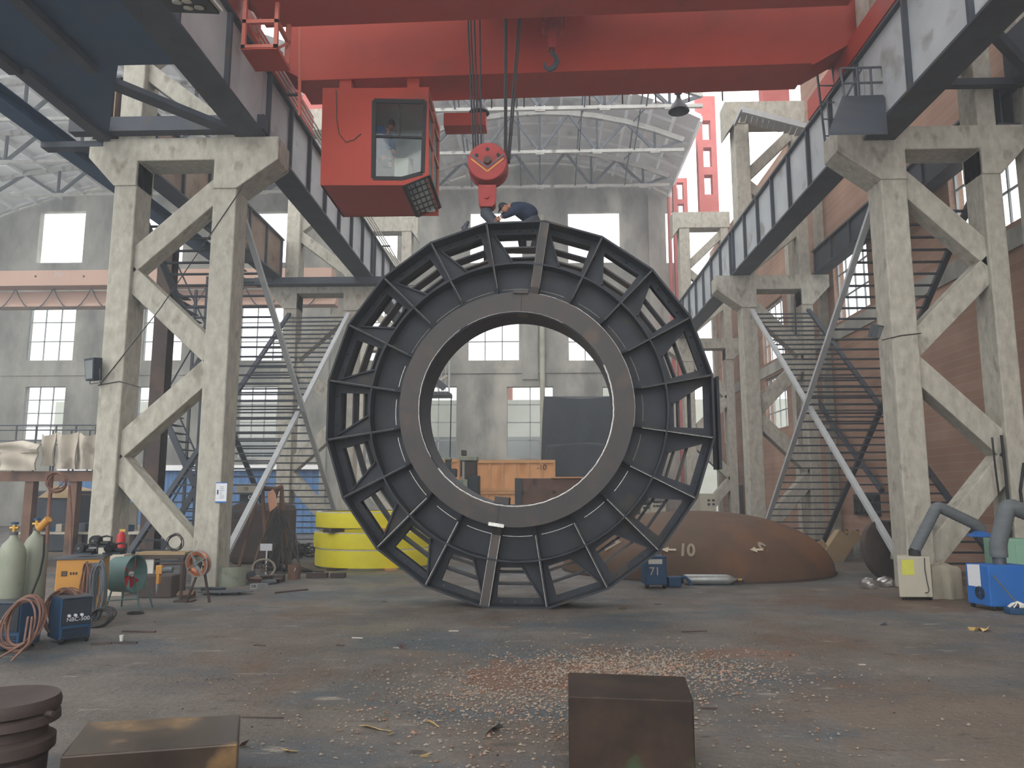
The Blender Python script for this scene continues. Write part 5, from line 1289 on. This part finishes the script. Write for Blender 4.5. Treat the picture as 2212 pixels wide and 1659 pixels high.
# yellow cutting tractor with dark motor on a steel beam
t = thing('cutting_torch_tractor', 'small yellow torch tractor with dark cylindrical motor clamped to a bar', 'cutting machine', atG(342, 1290))
YY = 14.6
def bx(name, x0, y0, x1, y1, m, d=.12, z0=None): a, b = box_from(x0, y0, x1, y1, YY, d, z0); return obj(name, MB().box(a, b), M[m], t, bevel=.008)
bx('head_block', 335, 1222, 350, 1240, 'amber'); bx('torch_body', 336, 1240, 344, 1262, 'amber', .08)
obj('tip', MB().cyl(atY(340, 1262, YY+.04), atY(338, 1284, YY+.04), .03, 10, .008), M['alu'], t)
obj('motor', MB().cyl(atY(351, 1231, YY+.06), atY(373, 1231, YY+.06), .055, 16), M['hose'], t, smooth=True)
obj('clamp_bar', MB().cyl(atY(350, 1219, YY+.1), atY(400, 1217, YY+.1), .025, 8), M['rustdk'], t)
obj('post', MB().cyl((atY(395, 1219, YY+.1).x, YY+.1, 0), (atY(395, 1219, YY+.1).x, YY+.1, atY(395, 1205, YY).z), .03, 8), M['rustdk'], t)
obj('foot', MB().box((atY(375, 1290, YY).x, YY, 0), (atY(412, 1290, YY).x, YY+.25, .03)), M['rustdk'], t)
# bar and slab in front of column foot
a, b = box_from(298, 1243, 372, 1275, 15.2, .35, 0.0); tag(obj('steel_slab', MB().box(a, b), M['rustdk'], bevel=.02), 'long dark rusty slab on the floor in front of the left column', 'slab')
t = thing('work_table', 'low steel-topped work table with pale front panels beside the left column foot', 'table', atG(330, 1245))
a, b = box_from(270, 1200, 400, 1207, 15.9, .8); obj('top', MB().box(a, b), M['rustdk'], t)
a2, b2 = box_from(296, 1208, 332, 1242, 15.95, .05, 0.0); obj('front_panel', MB().box(a2, b2), M['white'], t)
obj('leg', MB().box((b[0]-.1, 15.92, 0), (b[0], 16.0, a[2])), M['rustdk'], t); obj('leg', MB().box((a[0], 15.92, 0), (a[0]+.1, 16.0, a[2])), M['rustdk'], t)
tag(obj('cardboard_sheet', MB().cbox(((a[0]+b[0])/2+.05, 16.2, b[2]+.03), (1.0, .5, .05), .1), M['card']), 'flat brown cardboard lying on the low work table', 'cardboard')
# copper wire spool
c = atY(428, 1217, 14.4); t = local('wire_spool', 'spool of shiny copper wire leaning against the left column foot', 'wire spool', (c.x, 14.4, c.z), radians(-15), None, radians(8))
R_ = .245
obj('flange_ring', MB().lathe([(R_-.02, -.05), (R_, -.05), (R_, -.04), (R_-.02, -.04), (R_-.02, -.05)], (0,0,0), 36, (0,1,0)).lathe([(R_-.02, .05), (R_, .05), (R_, .06), (R_-.02, .06), (R_-.02, .05)], (0,0,0), 36, (0,1,0)), M['alu'], t, smooth=True)
obj('copper_winding', MB().lathe([(R_*.66, -.04), (R_*.92, -.045), (R_*.95, 0), (R_*.92, .045), (R_*.66, .04), (R_*.66, -.04)], (0,0,0), 40, (0,1,0)), M['copper'], t, smooth=True)
for i in range(4):
    a_ = i*pi/2 + .5; obj('spoke', MB().beam((0, -.05, 0), (R_*.98*cos(a_), -.05, R_*.98*sin(a_)), .012, .05, (0,1,0)), M['alu'], t)
obj('hub', MB().cyl((0, -.06, 0), (0, .05, 0), .05, 16), M['hose'], t, smooth=True)
t = thing('spool_stand', 'dark bent steel stand holding the copper wire spool', 'stand', (c.x, 14.6, 0))
obj('post', MB().beam((c.x+.05, 14.52, c.z-.05), (c.x+.16, 14.62, 0), .04, .04), M['rustdk'], t); obj('post', MB().beam((c.x, 14.55, c.z), (c.x-.25, 14.55, 0), .035, .035), M['rustdk'], t)
coil('thin_cable_coil', 'thin brown cable coil hanging from the brace joint at the left column foot', 'cable', (atY(380, 1170, 16.3).x, 16.3, atY(380, 1170, 16.3).z), .16, .17, 4, 'cabledk', .010, 21)
# poster on the column
p0, p1 = atY(465, 1086, B1-.03), atY(491, 1042, B1-.03); t = thing('wall_poster', 'white printed notice with blue edges taped to the left concrete column', 'poster', p0)
obj('sheet', MB().box((p0.x, B1-.035, p0.z), (p1.x, B1-.028, p1.z)), M['paper'], t)
for z0_, z1_ in ((p0.z, p0.z+.03), (p1.z-.02, p1.z)): obj('blue_border', MB().box((p0.x, B1-.037, z0_), (p1.x, B1-.035, z1_)), M['blue'], t)
obj('pictogram', MB().box((p0.x+.03, B1-.037, p0.z+.18), (p0.x+.06, B1-.035, p0.z+.28)), M['navy'], t)
r_ = random.Random(2)
for i in range(7): obj('text_line', MB().box((p0.x+.09, B1-.037, p0.z+.1+i*.04), (p0.x+.11+r_.uniform(.03, .08), B1-.035, p0.z+.108+i*.04)), M['hose'], t)
# scrap pieces right of the column
def scrap(name, label, cat, fn, m, **k):
    mb = MB(); fn(mb); return tag(obj(name, mb, M[m], **k), label, cat)
g = atG
p = g(500, 1262); scrap('curved_tank_offcut', 'cut half of a dark and olive steel drum standing beside the left column', 'drum half', lambda m: m.lathe([(.34, 0), (.36, 0), (.36, .42), (.34, .42), (.34, 0)], (p.x+.06, p.y-.25, 0), 24, (0,0,1), radians(180), radians(360)), 'bottle', smooth=True)
p2 = g(548, 1262); scrap('channel_offcut', 'bent dark steel channel offcut lying among the scrap', 'steel channel', lambda m: m.beam((p2.x-.33, p2.y-.1, .08), (p2.x, p2.y+.15, .22), .16, .012).beam((p2.x, p2.y+.15, .22), (p2.x+.25, p2.y+.1, .18), .16, .012).beam((p2.x-.33, p2.y-.18, .10), (p2.x, p2.y+.07, .25), .012, .12), 'darksteel')
p3 = g(549, 1272); scrap('square_tube_offcut', 'short square tube offcut with bright burnt end', 'steel tube', lambda m: m.prism([(-.07, 0), (.07, 0), (.07, .11), (-.07, .11)], lambda u, v, k: (p3.x+u+.18*k, p3.y-.05+.16*k, v), [[(-.055, .015), (.055, .015), (.055, .095), (-.055, .095)]]), 'alu')
p4 = g(580, 1262); scrap('flat_plate_offcut', 'flat grey plate offcut propped on the scrap beside the channel', 'plate', lambda m: m.cbox((p4.x, p4.y, .07), (.32, .26, .03), .4, .1), 'slatew')
p5 = g(478, 1285); scrap('torn_steel_sheet', 'wide torn grey steel sheet lying low in front of the drum half', 'sheet', lambda m: m.xy([(p5.x-.45, p5.y-.05), (p5.x-.1, p5.y-.16), (p5.x+.25, p5.y-.12), (p5.x+.62, p5.y+.1), (p5.x+.3, p5.y+.35), (p5.x-.4, p5.y+.25)], .05, .065).box((p5.x-.05, p5.y-.05, 0), (p5.x, p5.y, .05)).box((p5.x+.3, p5.y+.1, 0), (p5.x+.36, p5.y+.16, .05)), 'slatew')
p6 = g(632, 1252); t = thing('pipe_stub', 'short upright brown steel pipe stub left of the yellow hoops', 'pipe', (p6.x, p6.y, 0)); obj('pipe', MB().lathe([(.135, 0), (.15, 0), (.15, .34), (.135, .34), (.135, 0)], (p6.x, p6.y+.1, 0), 28), M['rust'], t, smooth=True); obj('paint_dab', MB().cbox((p6.x+.06, p6.y-.04, .24), (.012, .012, .08), 0, 0, .3), M['paper'], t)
for i, (px, w_, lab) in enumerate(((683, .5, 'flat dark bar in the low row on the floor, nearest the pipe stub'), (728, .35, 'flat dark bar on the floor under the left end of the yellow hoops'), (600, .22, 'stubby rusty block offcut between the plate and the pipe stub'))):
    q = g(px, 1249 if i < 2 else 1258); tag(obj('steel_bar_offcut', MB().cbox((q.x, q.y+.1, .06 if i < 2 else .08), (w_, .2, .12 if i < 2 else .16), .03), M['rustdk'], bevel=.006), lab, 'steel bar', 'bar offcuts on the floor')
for i, (px, py, L_, w_, rz_, m, lab) in enumerate(((520, 1238, .5, .06, .2, 'rust', 'thin rusty angle piece lying on top of the scrap heap'), (545, 1246, .4, .1, -.3, 'rust', 'rusty channel piece at the back of the scrap heap'), (572, 1240, .3, .08, .5, 'rustdk', 'dark folded steel piece at the right of the scrap heap'), (595, 1247, .2, .1, .1, 'rustdk', 'small dark block at the right end of the scrap heap'), (395, 1280, .3, .2, .2, 'rust', 'rusty stool-like offcut at the foot of the torch tractor'), (455, 1268, .5, .05, .1, 'darksteel', 'dark narrow strip behind the torn sheet'))):
    q = g(px, py+14); m_ = MB().cbox((q.x, q.y+.1, .10), (L_, w_, .012), rz_, .3).cbox((q.x, q.y+.1+w_/2, .06), (L_, .012, .11), rz_)
    tag(obj('scrap_piece', m_, M[m]), lab, 'scrap metal', 'scrap pieces beside the left column')
a, b = g(594, 1282), g(665, 1275); tag(obj('steel_rod', MB().beam((a.x, a.y, .015), (b.x, b.y, .015), .04, .03), M['rustdk']), 'straight dark steel rod on the floor below the pipe stub', 'rod')
a, b = g(522, 1551), g(612, 1553); tag(obj('steel_rod', MB().cyl((a.x, a.y, .01), (b.x, b.y, .01), .006, 6), M['rustdk']), 'thin dark rod on the floor beside the left foreground block', 'rod')
a, b = g(1472, 1366), g(1527, 1364); tag(obj('steel_rod', MB().cyl((a.x, a.y, .01), (b.x, b.y, .01), .008, 6), M['rustdk']), 'thin dark rod on the floor right of the ring foot', 'rod')
# junk on the floor before the cables
for i, (px, py, L_, rz_, lab) in enumerate(((262, 1390, .42, .05, 'dark flat bar on the floor in front of the blue welding machine, nearest'), (300, 1366, .5, -.03, 'dark flat bar on the floor below the fan'), (218, 1392, .25, .3, 'dark short bar under the cable coil'))):
    q = g(px, py); tag(obj('steel_strip', MB().cbox((q.x, q.y, .012), (L_, .04, .02), rz_), M['rustdk']), lab, 'steel strip', 'steel strips on the floor at left')
q = g(262, 1385); tag(obj('white_cup', MB().lathe([(0, 0), (.02, 0), (.03, .08), (.027, .08), (.018, .005)], (q.x, q.y, 0), 14), M['white'], smooth=True), 'tiny white cup standing on the floor near the left cables', 'cup')
# trestle with tag and cable heap
t = thing('steel_trestle', 'brown steel trestle hung with cables behind the column and the pipe stub', 'trestle', g(560, 1215)); YY = 20.5
for a_, b_ in (((563, 1045), (515, 1200)), ((567, 1048), (578, 1180)), ((608, 1050), (622, 1195)), ((600, 1055), (548, 1200)), ((608, 1052), (600, 1185))):
    p, q = atY(*a_, YY), atY(*b_, YY + (.4 if a_[0] > 590 else 0)); obj('leg', MB().beam(p, Vector((q.x, q.y, 0)), .07, .07), M['rust'], t)
p, q = atY(562, 1048, YY), atY(610, 1050, YY); obj('top_rail', MB().tube([p, p.lerp(q, .25)-V(0,0,.08), p.lerp(q, .75)-V(0,0,.08), q], .06, 8), M['rust'], t)
pts = [atY(x, y, YY-.15) for x, y in ((578, 1064), (590, 1057), (596, 1068), (599, 1092), (583, 1106), (579, 1080))]
obj('paper_tag', MB().xz([(p.x, p.z) for p in pts], YY-.16, YY-.15), M['papersal'], t)
r_ = random.Random(9); m = MB(); P0_ = atY(600, 1140, YY-.2)
for i in range(30):
    x = P0_.x + r_.uniform(-.35, .5); m.tube([(x*.3+P0_.x*.7, YY-.1, P0_.z+r_.uniform(.1, .5)), (x, YY-.25, P0_.z-.2), (x+r_.uniform(-.2, .5), YY-.4-r_.uniform(0, .4), .15), (x+r_.uniform(0, 1.2), YY-.4, .03)], .02, 5)
tag(obj('cable_heap', m, M['cabledk'], smooth=True), 'large heap of black cables hanging off the brown trestle onto the floor', 'cable')
r_ = random.Random(10); m = MB(); P0_ = g(660, 1205)
for i in range(22):
    c0 = (P0_.x + r_.uniform(-.8, .3), P0_.y + r_.uniform(-.2, .5), r_.uniform(.05, .35)); R0 = r_.uniform(.15, .35)
    m.tube([(c0[0]+R0*cos(a*pi/7), c0[1]+R0*.6*sin(a*pi/7), max(.03, c0[2]+.15*sin(a*pi/7+i))) for a in range(14)], .022, 5, close=True)
tag(obj('cable_heap', m, M['cabledk'], smooth=True), 'low tangle of black cable coils on the floor left of the yellow hoops', 'cable')
c = atY(571, 1200, 18.8); t = local('spoked_hand_wheel', 'worn tan spoked wheel leaning on the floor before the trestle', 'wheel', (c.x, 18.8, .24), .5, None, radians(-25))
obj('rim', MB().tube([(.26*cos(a*pi/14), 0, .22*sin(a*pi/14)) for a in range(28)], .025, 8, close=True), M['cloth'], t, smooth=True)
for i in range(3): obj('spoke', MB().cyl((.25*cos(i*pi/3), 0, .21*sin(i*pi/3)), (-.25*cos(i*pi/3), 0, -.21*sin(i*pi/3)), .015, 6), M['rustdk'], t)
p = atY(575, 1182, 19.2); tag(obj('paper_sign', MB().cbox((p.x, 19.2, p.z), (.3, .02, .17)).cbox((p.x, 19.25, p.z/2-.04), (.03, .03, p.z-.1)), M['paper']), 'small white sign on a stick before the cable heap', 'sign')
# long rusty plate and marked box behind
a, b = box_from(488, 1088, 640, 1170, 22.4, .5, .0); t = thing('rusty_steel_casing', 'large reddish-brown steel casing lying behind the trestle and column', 'casing', (a[0], 22.4, 0))
obj('shell', MB().box((a[0], 22.4, 0), (b[0]-.3, 23.6, b[2])), M['rustdk'], t, bevel=.2)
a, b = box_from(509, 1045, 554, 1068, 24.2, .5); t = thing('marked_concrete_box', 'pale box with black scrawled mark standing behind the rusty casing', 'box', (a[0], 24.2, a[2]))
obj('box', MB().box(a, b), M['cardlt'], t, bevel=.02); obj('stand', MB().box((a[0]+.1, 24.3, 0), (b[0]-.1, 24.6, a[2])), M['navy'], t)
text('lettering', '70', .15, M['black'], t, lambda u, v, w: ((a[0]+b[0])/2+u, 24.19-w*.2, (a[2]+b[2])/2+v))
p = atY(540, 1078, 24.1); text_ = text('scrawl', '9v', .3, M['white'], t, lambda u, v, w: (p.x+u, 24.27-w*.2, p.z+v))
# blue corrugated partition
m = MB(); a = atY(130, 1017, 40); b = atY(690, 1017, 40); x = a.x; pts = []
i = 0
while x < b.x: pts.append((x, 40 + (.06 if i % 4 in (1, 2) else 0))); x += .12; i += 1
m.xy(pts + [(q[0], q[1]+.02) for q in pts[::-1]], 0, a.z)
t = thing('corrugated_partition', 'blue corrugated sheet partition across the side aisle behind the left columns', 'partition', (a.x, 40, 0))
obj('sheet', m, M['bluefence'], t); obj('eaves_strip', MB().box((a.x, 39.7, a.z), (b.x, 40.4, a.z+.28)), M['roof'], t)
# mezzanine with insulation boards
YM = 21.0; a = atY(-20, 1018, YM); b = atY(205, 1018, YM); zt = a.z
t = thing('mezzanine', 'brown steel mezzanine frame with thin pipe railing at the left edge', 'mezzanine', (a.x, YM, 0))
obj('deck', MB().box((a.x-2, YM+.05, zt-.05), (b.x, YM+4, zt)), M['rustdk'], t); obj('edge_beam', MB().box((a.x-2, YM, zt-.28), (b.x, YM+.05, zt)), M['rust'], t)
for px in (55, 150, -40): q = atY(px, 1100, YM); obj('post', MB().box((q.x-.12, YM+.06, 0), (q.x+.12, YM+.3, zt-.06)), M['rust'], t)
for y in (YM+.9, YM+2.6):
    zz = atY(100, 912, YM).z + (0 if y < YM+1.5 else .0)
    obj('rail', MB().tube([(a.x-2, y, zz), (b.x+.3, y, zz)], .025, 6), M['slatew'], t); obj('rail', MB().tube([(a.x-2, y, zz-.45), (b.x+.3, y, zz-.45)], .02, 6), M['slatew'], t)
    for i in range(6): x = a.x + (b.x-a.x)*i/5; obj('rail_post', MB().tube([(x, y, zt), (x, y, zz)], .025, 6), M['slatew'], t)
def board(label, px0, px1, pyt, pyb, Y, seed):
    p, q = atY(px0, pyb, Y), atY(px1, pyt, Y); n, k_ = 10, 8; r_ = random.Random(seed); vs = []
    for s_ in (0, 1):
        for j in range(k_+1):
            for i in range(n+1):
                u, v = i/n, j/k_; y = Y + .10*sin(u*7+seed) + .05*sin(v*5+u*3) + .06*s_ + r_.uniform(-.008, .008)
                vs.append((p.x+(q.x-p.x)*u, y, p.z+(q.z-p.z)*v + .05*sin(u*6+seed)*(v)))
    N_ = (n+1)*(k_+1); fs = []
    for j in range(k_):
        for i in range(n):
            a0 = j*(n+1)+i; fs.append((a0, a0+1, a0+n+2, a0+n+1)); fs.append((a0+N_+n+1, a0+N_+n+2, a0+N_+1, a0+N_))
    for i in range(n): fs.append((i, i+N_, i+N_+1, i+1)); t0 = k_*(n+1)+i; fs.append((t0+1, t0+1+N_, t0+N_, t0))
    for j in range(k_): l0 = j*(n+1); fs.append((l0+n+1, l0+n+1+N_, l0+N_, l0)); r0 = l0+n; fs.append((r0, r0+N_, r0+N_+n+1, r0+n+1))
    tag(obj('insulation_board', MB().add(vs, fs), M['cardlt'], smooth=True), label, 'board', 'crumpled boards hung on the mezzanine edge')
board('crumpled pale board over the mezzanine edge, rightmost beside the left column', 158, 204, 938, 1014, YM-.15, 1)
board('crumpled pale board over the mezzanine edge, widest, in the middle of the row', 115, 166, 936, 1013, YM-.2, 2)
board('crumpled pale board over the mezzanine edge, with upright crease, left of the widest', 87, 122, 938, 1006, YM-.1, 3)
board('small folded pale board lapping the left corner of the mezzanine, lower one', 2, 84, 975, 1016, YM-.3, 4)
board('small curled pale board lying above the lower board at the left corner', 0, 86, 955, 978, YM-.4, 5)
# hanging hose bundles before the mezzanine
coil('hose_bundle', 'looped dark red hose bundle hung on a stand in front of the mezzanine', 'hose', (atY(122, 1040, 13.5).x, 13.5, atY(122, 1040, 13.5).z), .17, .16, 5, 'cable', .014, 31)
t = thing('hose_stand', 'thin dark red stand with hoses running down behind the gas cylinders', 'stand', atG(110, 1250)); 
obj('post', MB().tube([atY(112, 1022, 13.6), atY(106, 1100, 13.6), (atY(100, 1200, 13.6).x, 13.6, 0)], .035, 8), M['cable'], t, smooth=True)
obj('post', MB().tube([atY(150, 1050, 13.6), atY(154, 1120, 13.6), (atY(158, 1200, 13.6).x, 13.6, 0)], .02, 8), M['cable'], t, smooth=True)
# far clutter on a table behind
t = thing('clutter_bench', 'long low pale bench carrying grey metal clutter behind the left column', 'bench', atG(150, 1185))
a, b = box_from(30, 1150, 300, 1154, 21.5, 1.6); obj('top', MB().box(a, b), M['cardlt'], t)
for x in (a[0]+.3, (a[0]+b[0])/2, b[0]-.3): obj('leg', MB().box((x-.06, 21.7, 0), (x+.06, 21.85, a[2])), M['rustdk'], t)
r_ = random.Random(12)
gl = ['slatew', 'hose', 'darksteel', 'bluedk', 'cardlt']
for i in range(16):
    x = a[0]+.2+(b[0]-a[0]-.4)*i/15; w_ = r_.uniform(.15, .35); h_ = r_.uniform(.06, .25)
    o = obj('metal_part', MB().cbox((x, 21.9+r_.uniform(0, .8), b[2]+h_/2), (w_, .3, h_), r_.uniform(-.5, .5)), M[gl[i % 5]], bevel=.01)
    tag(o, 'small grey or blue machine part lying on the pale bench behind the left column', 'machine part', 'machine parts on the far bench')
a, b = box_from(72, 1060, 172, 1122, 27.0, 1.5, 0.0); t = thing('dark_machine', 'long dark blue machine body under a sheet beyond the mezzanine', 'machine', (a[0], 27, 0)); obj('body', MB().box(a, b), M['navy'], t, bevel=.05)
pts = [atY(x, y, 27.0) for x, y in ((85, 1075), (120, 1050), (150, 1057), (172, 1068), (168, 1076))]
tag(obj('canvas_sheet', MB().xz([(p.x, p.z) for p in pts], 26.9, 28.5), M['card']), 'tan canvas sheet peaked over the dark machine beyond the mezzanine', 'canvas')
a, b = box_from(276, 1085, 297, 1120, 24, .2, 0.0); tag(obj('pale_board', MB().box((a[0], 24, 0), (b[0], 24.1, b[2])), M['cardlt']), 'pale upright board between the legs of the left column', 'board')

# orange crane in the side aisle
YO = 38.0; a, b = atY(-30, 650, YO), atY(640, 580, YO); t = thing('aisle_crane', 'faded orange overhead crane beam with looping cable across the far side aisle', 'crane', (a.x, YO, a.z)); zb_ = atY(300, 652, YO).z; zt_ = atY(300, 582, YO).z
obj('upper_beam', MB().box((a.x-3, YO, (zb_+zt_)/2+.05), (-10.6, YO+.9, zt_)), M['orange'], t)
obj('lower_beam', MB().box((a.x-3, YO+1.0, zb_), (-10.6, YO+1.6, (zb_+zt_)/2)), M['orange'], t)
obj('lower_ledge', MB().box((a.x-3, YO+.8, zb_), (-10.6, YO+1.0, zb_+.16)), M['orange'], t)
for px in (77, 181): q = atY(px, 597, YO); obj('bolt_hole', MB().cyl((q.x, YO-.01, q.z), (q.x, YO+.02, q.z), .06, 12), M['rustdk'], t)
q = atY(128, 594, YO); text('number', 'N1', .35, M['strut'], t, lambda u, v, w: (q.x+u, YO-.012+w*.1, q.z+v))
m = MB(); x = a.x-1; zc = atY(100, 617, YO).z
while x < -12:
    m.tube([(x + 2.0*i/8, YO+.7, zc - 1.1*(1-(2*i/8-1)**2)) for i in range(9)], .03, 5); x += 2.05
obj('festoon_cable', m, M['slatew'], t)

# ------------------------------------------------------------------ foreground
def slab_from(label, name, front, back, Z, m, tx=None):
    P = [atG(*p, Z) for p in front]; Q = [atG(*p, Z) for p in back]
    t = thing(name, label, 'steel block', (P[0].x, P[0].y, 0))
    obj('block', MB().xy([(P[0].x, P[0].y), (P[1].x, P[1].y), (Q[1].x, Q[1].y), (Q[0].x, Q[0].y)], 0, Z), M[m], t, bevel=.012); return t
M['blockr'] = mat('mottled_block_steel', '241a14', '3a2a1f', 3.0, .6, .05, .1, c3='33402a', s3=3.4, t3=.58)
M['blockl'] = mat('greasy_block_steel', '302823', '483c32', 1.2, .25, .2, .08, c3='7c6242', s3=2.0, t3=.56)
t = slab_from('rust-brown rectangular steel block with green stains in the centre foreground', 'steel_block', ((1228, 1503), (1498, 1513)), ((1227, 1452), (1480, 1461)), .55, 'blockr')
b0 = atY(1350, 1600, 5.02)
t = slab_from('long greasy brown steel block lying in the left foreground', 'steel_block', ((130, 1634), (514, 1606)), ((188, 1560), (520, 1543)), .42, 'blockl')
c = atG(8, 1512, .62); t = thing('flanged_casting', 'rusty flanged round casting cut off at the lower left corner', 'casting', (c.x, c.y, 0))
obj('upper_flange', MB().lathe([(0, .62), (.24, .62), (.335, .64), (.35, .60), (.345, .56), (.31, .55), (.345, .53), (.35, .48), (.30, .46), (0, .46)], (c.x, c.y, 0), 48), M['rustdk'], t, smooth=True)
obj('body', MB().lathe([(.27, .5), (.28, .40), (.33, .37), (.33, .30), (.29, .26), (.28, 0), (0, 0)], (c.x, c.y, 0), 48), M['rustdk'], t, smooth=True)
obj('bolt', MB().cyl((c.x+.33, c.y-.05, .55), (c.x+.39, c.y-.06, .55), .02, 8), M['rustdk'], t)
# ------------------------------------------------------------------ litter and rubble
r_ = random.Random(21)
def stone(m, x, y, s):
    vs = [];
    for a_ in ((0,0,1), (1,0,0), (0,1,0), (-1,0,0), (0,-1,0), (0,0,-1)):
        k_ = s*r_.uniform(.6, 1.2); vs.append((x + a_[0]*k_ + r_.uniform(-.3, .3)*s, y + a_[1]*k_ + r_.uniform(-.3, .3)*s, max(0.001, s*.25 + a_[2]*k_*.7)))
    m.add(vs, [(0,1,2), (0,2,3), (0,3,4), (0,4,1), (5,2,1), (5,3,2), (5,4,3), (5,1,4)])
m = MB(); m2 = MB()
for i in range(9500):
    q = r_.random()
    if q < .55: x, y = r_.gauss(1.15, .75), r_.gauss(9.3, .55)
    elif q < .85: x, y = r_.gauss(-.1, .8), r_.gauss(8.0, .8)
    else: x, y = r_.gauss(.3, 1.6), r_.gauss(8.0, 1.7)
    if y < 4.5: continue
    stone(m if r_.random() < .78 else m2, x, y, r_.choice((.006, .009, .012, .016, .022)) * (1.3 if q < .5 and r_.random() < .15 else 1))
tag(obj('gravel_rubble', m, M['stone']), 'broken pale gravel and rubble scattered before the ring', 'gravel', None, 'stuff')
tag(obj('rust_crumbs', m2, M['crumb']), 'brown rust flakes and crumbs mixed in the rubble patch', 'debris', None, 'stuff')
m = MB(); m2 = MB()
for i in range(700):
    x, y = r_.uniform(-6, 9), r_.uniform(5, 15); stone(m if r_.random() < .6 else m2, x*y/12, y, r_.choice((.004, .006, .009, .014)))
tag(obj('floor_grit', m, M['stone']), 'sparse pale grit spread over the whole floor', 'grit', None, 'stuff'); tag(obj('dark_grit', m2, M['black']), 'sparse dark grit spread over the whole floor', 'grit', None, 'stuff')
def strip_litter(name, label, cat, pts, w, m, lift=.02, grp=None):
    P = [atG(*p) for p in pts]; n = len(P); vs = []
    for i, p in enumerate(P):
        d = (P[min(i+1, n-1)] - P[max(0, i-1)]).normalized(); s_ = Vector((-d.y, d.x, 0)); ww = w[i] if isinstance(w, tuple) else w
        vs += [p + s_*ww/2 + V(0,0,.004), p - s_*ww/2 + V(0,0,lift + .012*sin(i*2))]
    N_ = len(vs); vs += [v + V(0,0,.003) for v in vs]; fs = []
    for i in range(n-1):
        a0 = 2*i; fs += [(a0, a0+1, a0+3, a0+2), (a0+N_+2, a0+N_+3, a0+N_+1, a0+N_), (a0, a0+2, a0+2+N_, a0+N_), (a0+1, a0+1+N_, a0+3+N_, a0+3)]
    fs += [(0, N_, N_+1, 1), (N_-2, N_-1, 2*N_-1, 2*N_-2)]
    return tag(obj(name, MB().add(vs, fs), M[m]), label, cat, grp)
M['peel'] = mat('yellow_peel', 'd8b878', 'caa862', 20, .8)
strip_litter('yellow_strip', 'long tapering pale yellow strip of litter in the lower centre', 'litter', [(782, 1570), (800, 1574), (825, 1579), (845, 1582)], (.07, .05, .025, .015), 'peel')
strip_litter('yellow_strip', 'short curled pale yellow strip of litter right of the long tapering one', 'litter', [(920, 1559), (934, 1565), (947, 1572)], .02, 'peel')
strip_litter('yellow_scrap', 'small folded yellow scrap at the bottom, farthest left of the litter', 'litter', [(613, 1622), (624, 1628), (641, 1625)], (.05, .05, .03), 'peel')
strip_litter('yellow_scrap', 'tiny bright yellow scrap near the bottom edge below the curled strip', 'litter', [(908, 1638), (925, 1636)], .02, 'peel')
strip_litter('yellow_scrap', 'tiny yellow crumb by the tip of the long tapering strip', 'litter', [(841, 1590), (850, 1588)], .03, 'peel')
strip_litter('cardboard_scrap', 'crumpled cream paper scrap on the floor before the blue extractor', 'litter', [(2092, 1362), (2106, 1364), (2118, 1361), (2128, 1366), (2136, 1360)], (.03, .05, .12, .08, .03), 'peel', .05)
strip_litter('cardboard_scrap', 'small brown cardboard piece on the floor right of the ring foot', 'litter', [(1339, 1317), (1354, 1316)], .07, 'card', .05)
strip_litter('plastic_scrap', 'crumpled clear plastic wrapper on the floor in the lower centre', 'litter', [(1052, 1588), (1064, 1582), (1074, 1570), (1086, 1575)], (.05, .07, .06, .03), 'alu', .05)
strip_litter('red_wrapper', 'small red wrapper on the floor left of the rubble', 'litter', [(863, 1392), (868, 1399), (873, 1402)], (.05, .05, .04), 'redfx', .05)
strip_litter('white_wrapper', 'white end of torn wrapper beside the red one', 'litter', [(850, 1402), (862, 1403)], .03, 'white', .02)
strip_litter('blue_scrap', 'tiny bright blue scrap on the floor in front of the beige extractor', 'litter', [(1903, 1351), (1914, 1348)], .05, 'blue', .03)
strip_litter('wood_chip', 'small brown wood block on the floor right beside the left foreground block', 'litter', [(518, 1617), (534, 1613)], .06, 'rust', .05)
for i, (px, py, l_) in enumerate(((980, 1364, .18), (772, 1379, .2), (830, 1300, .12), (1420, 1306, .15), (1862, 1437, .1), (735, 1395, .14), (1530, 1532, .2), (560, 1395, .2))):
    q = g(px, py); tag(obj('metal_sliver', MB().cbox((q.x, q.y, .008), (l_*.8, .02, .012), r_.uniform(-.2, .2)), M['cardlt'] if i in (0, 1, 4) else M['rustdk']), 'thin small metal or wood sliver lying on the bare floor', 'sliver', 'slivers on the floor')
# thin haze volume, added to imitate the milky glare over the hall
hm = bpy.data.materials.new('hall_haze'); hm.use_nodes = True; hn = hm.node_tree.nodes; hn.remove(hn['Principled BSDF'])
vs_ = hn.new('ShaderNodeVolumeScatter'); vs_.inputs['Color'].default_value = (.84, .92, 1, 1); vs_.inputs['Density'].default_value = .0036; vs_.inputs['Anisotropy'].default_value = .3
hm.node_tree.links.new(vs_.outputs[0], hn['Material Output'].inputs['Volume'])
hz_ = obj('haze', MB().box((-37, 2, .02), (11.1, 48.5, 20.4)), hm); tag(hz_, 'thin bluish haze filling the hall, added for a milky glare', 'haze', None, 'stuff')
for o in SC.objects:
    if '_loc' in o: del o['_loc']
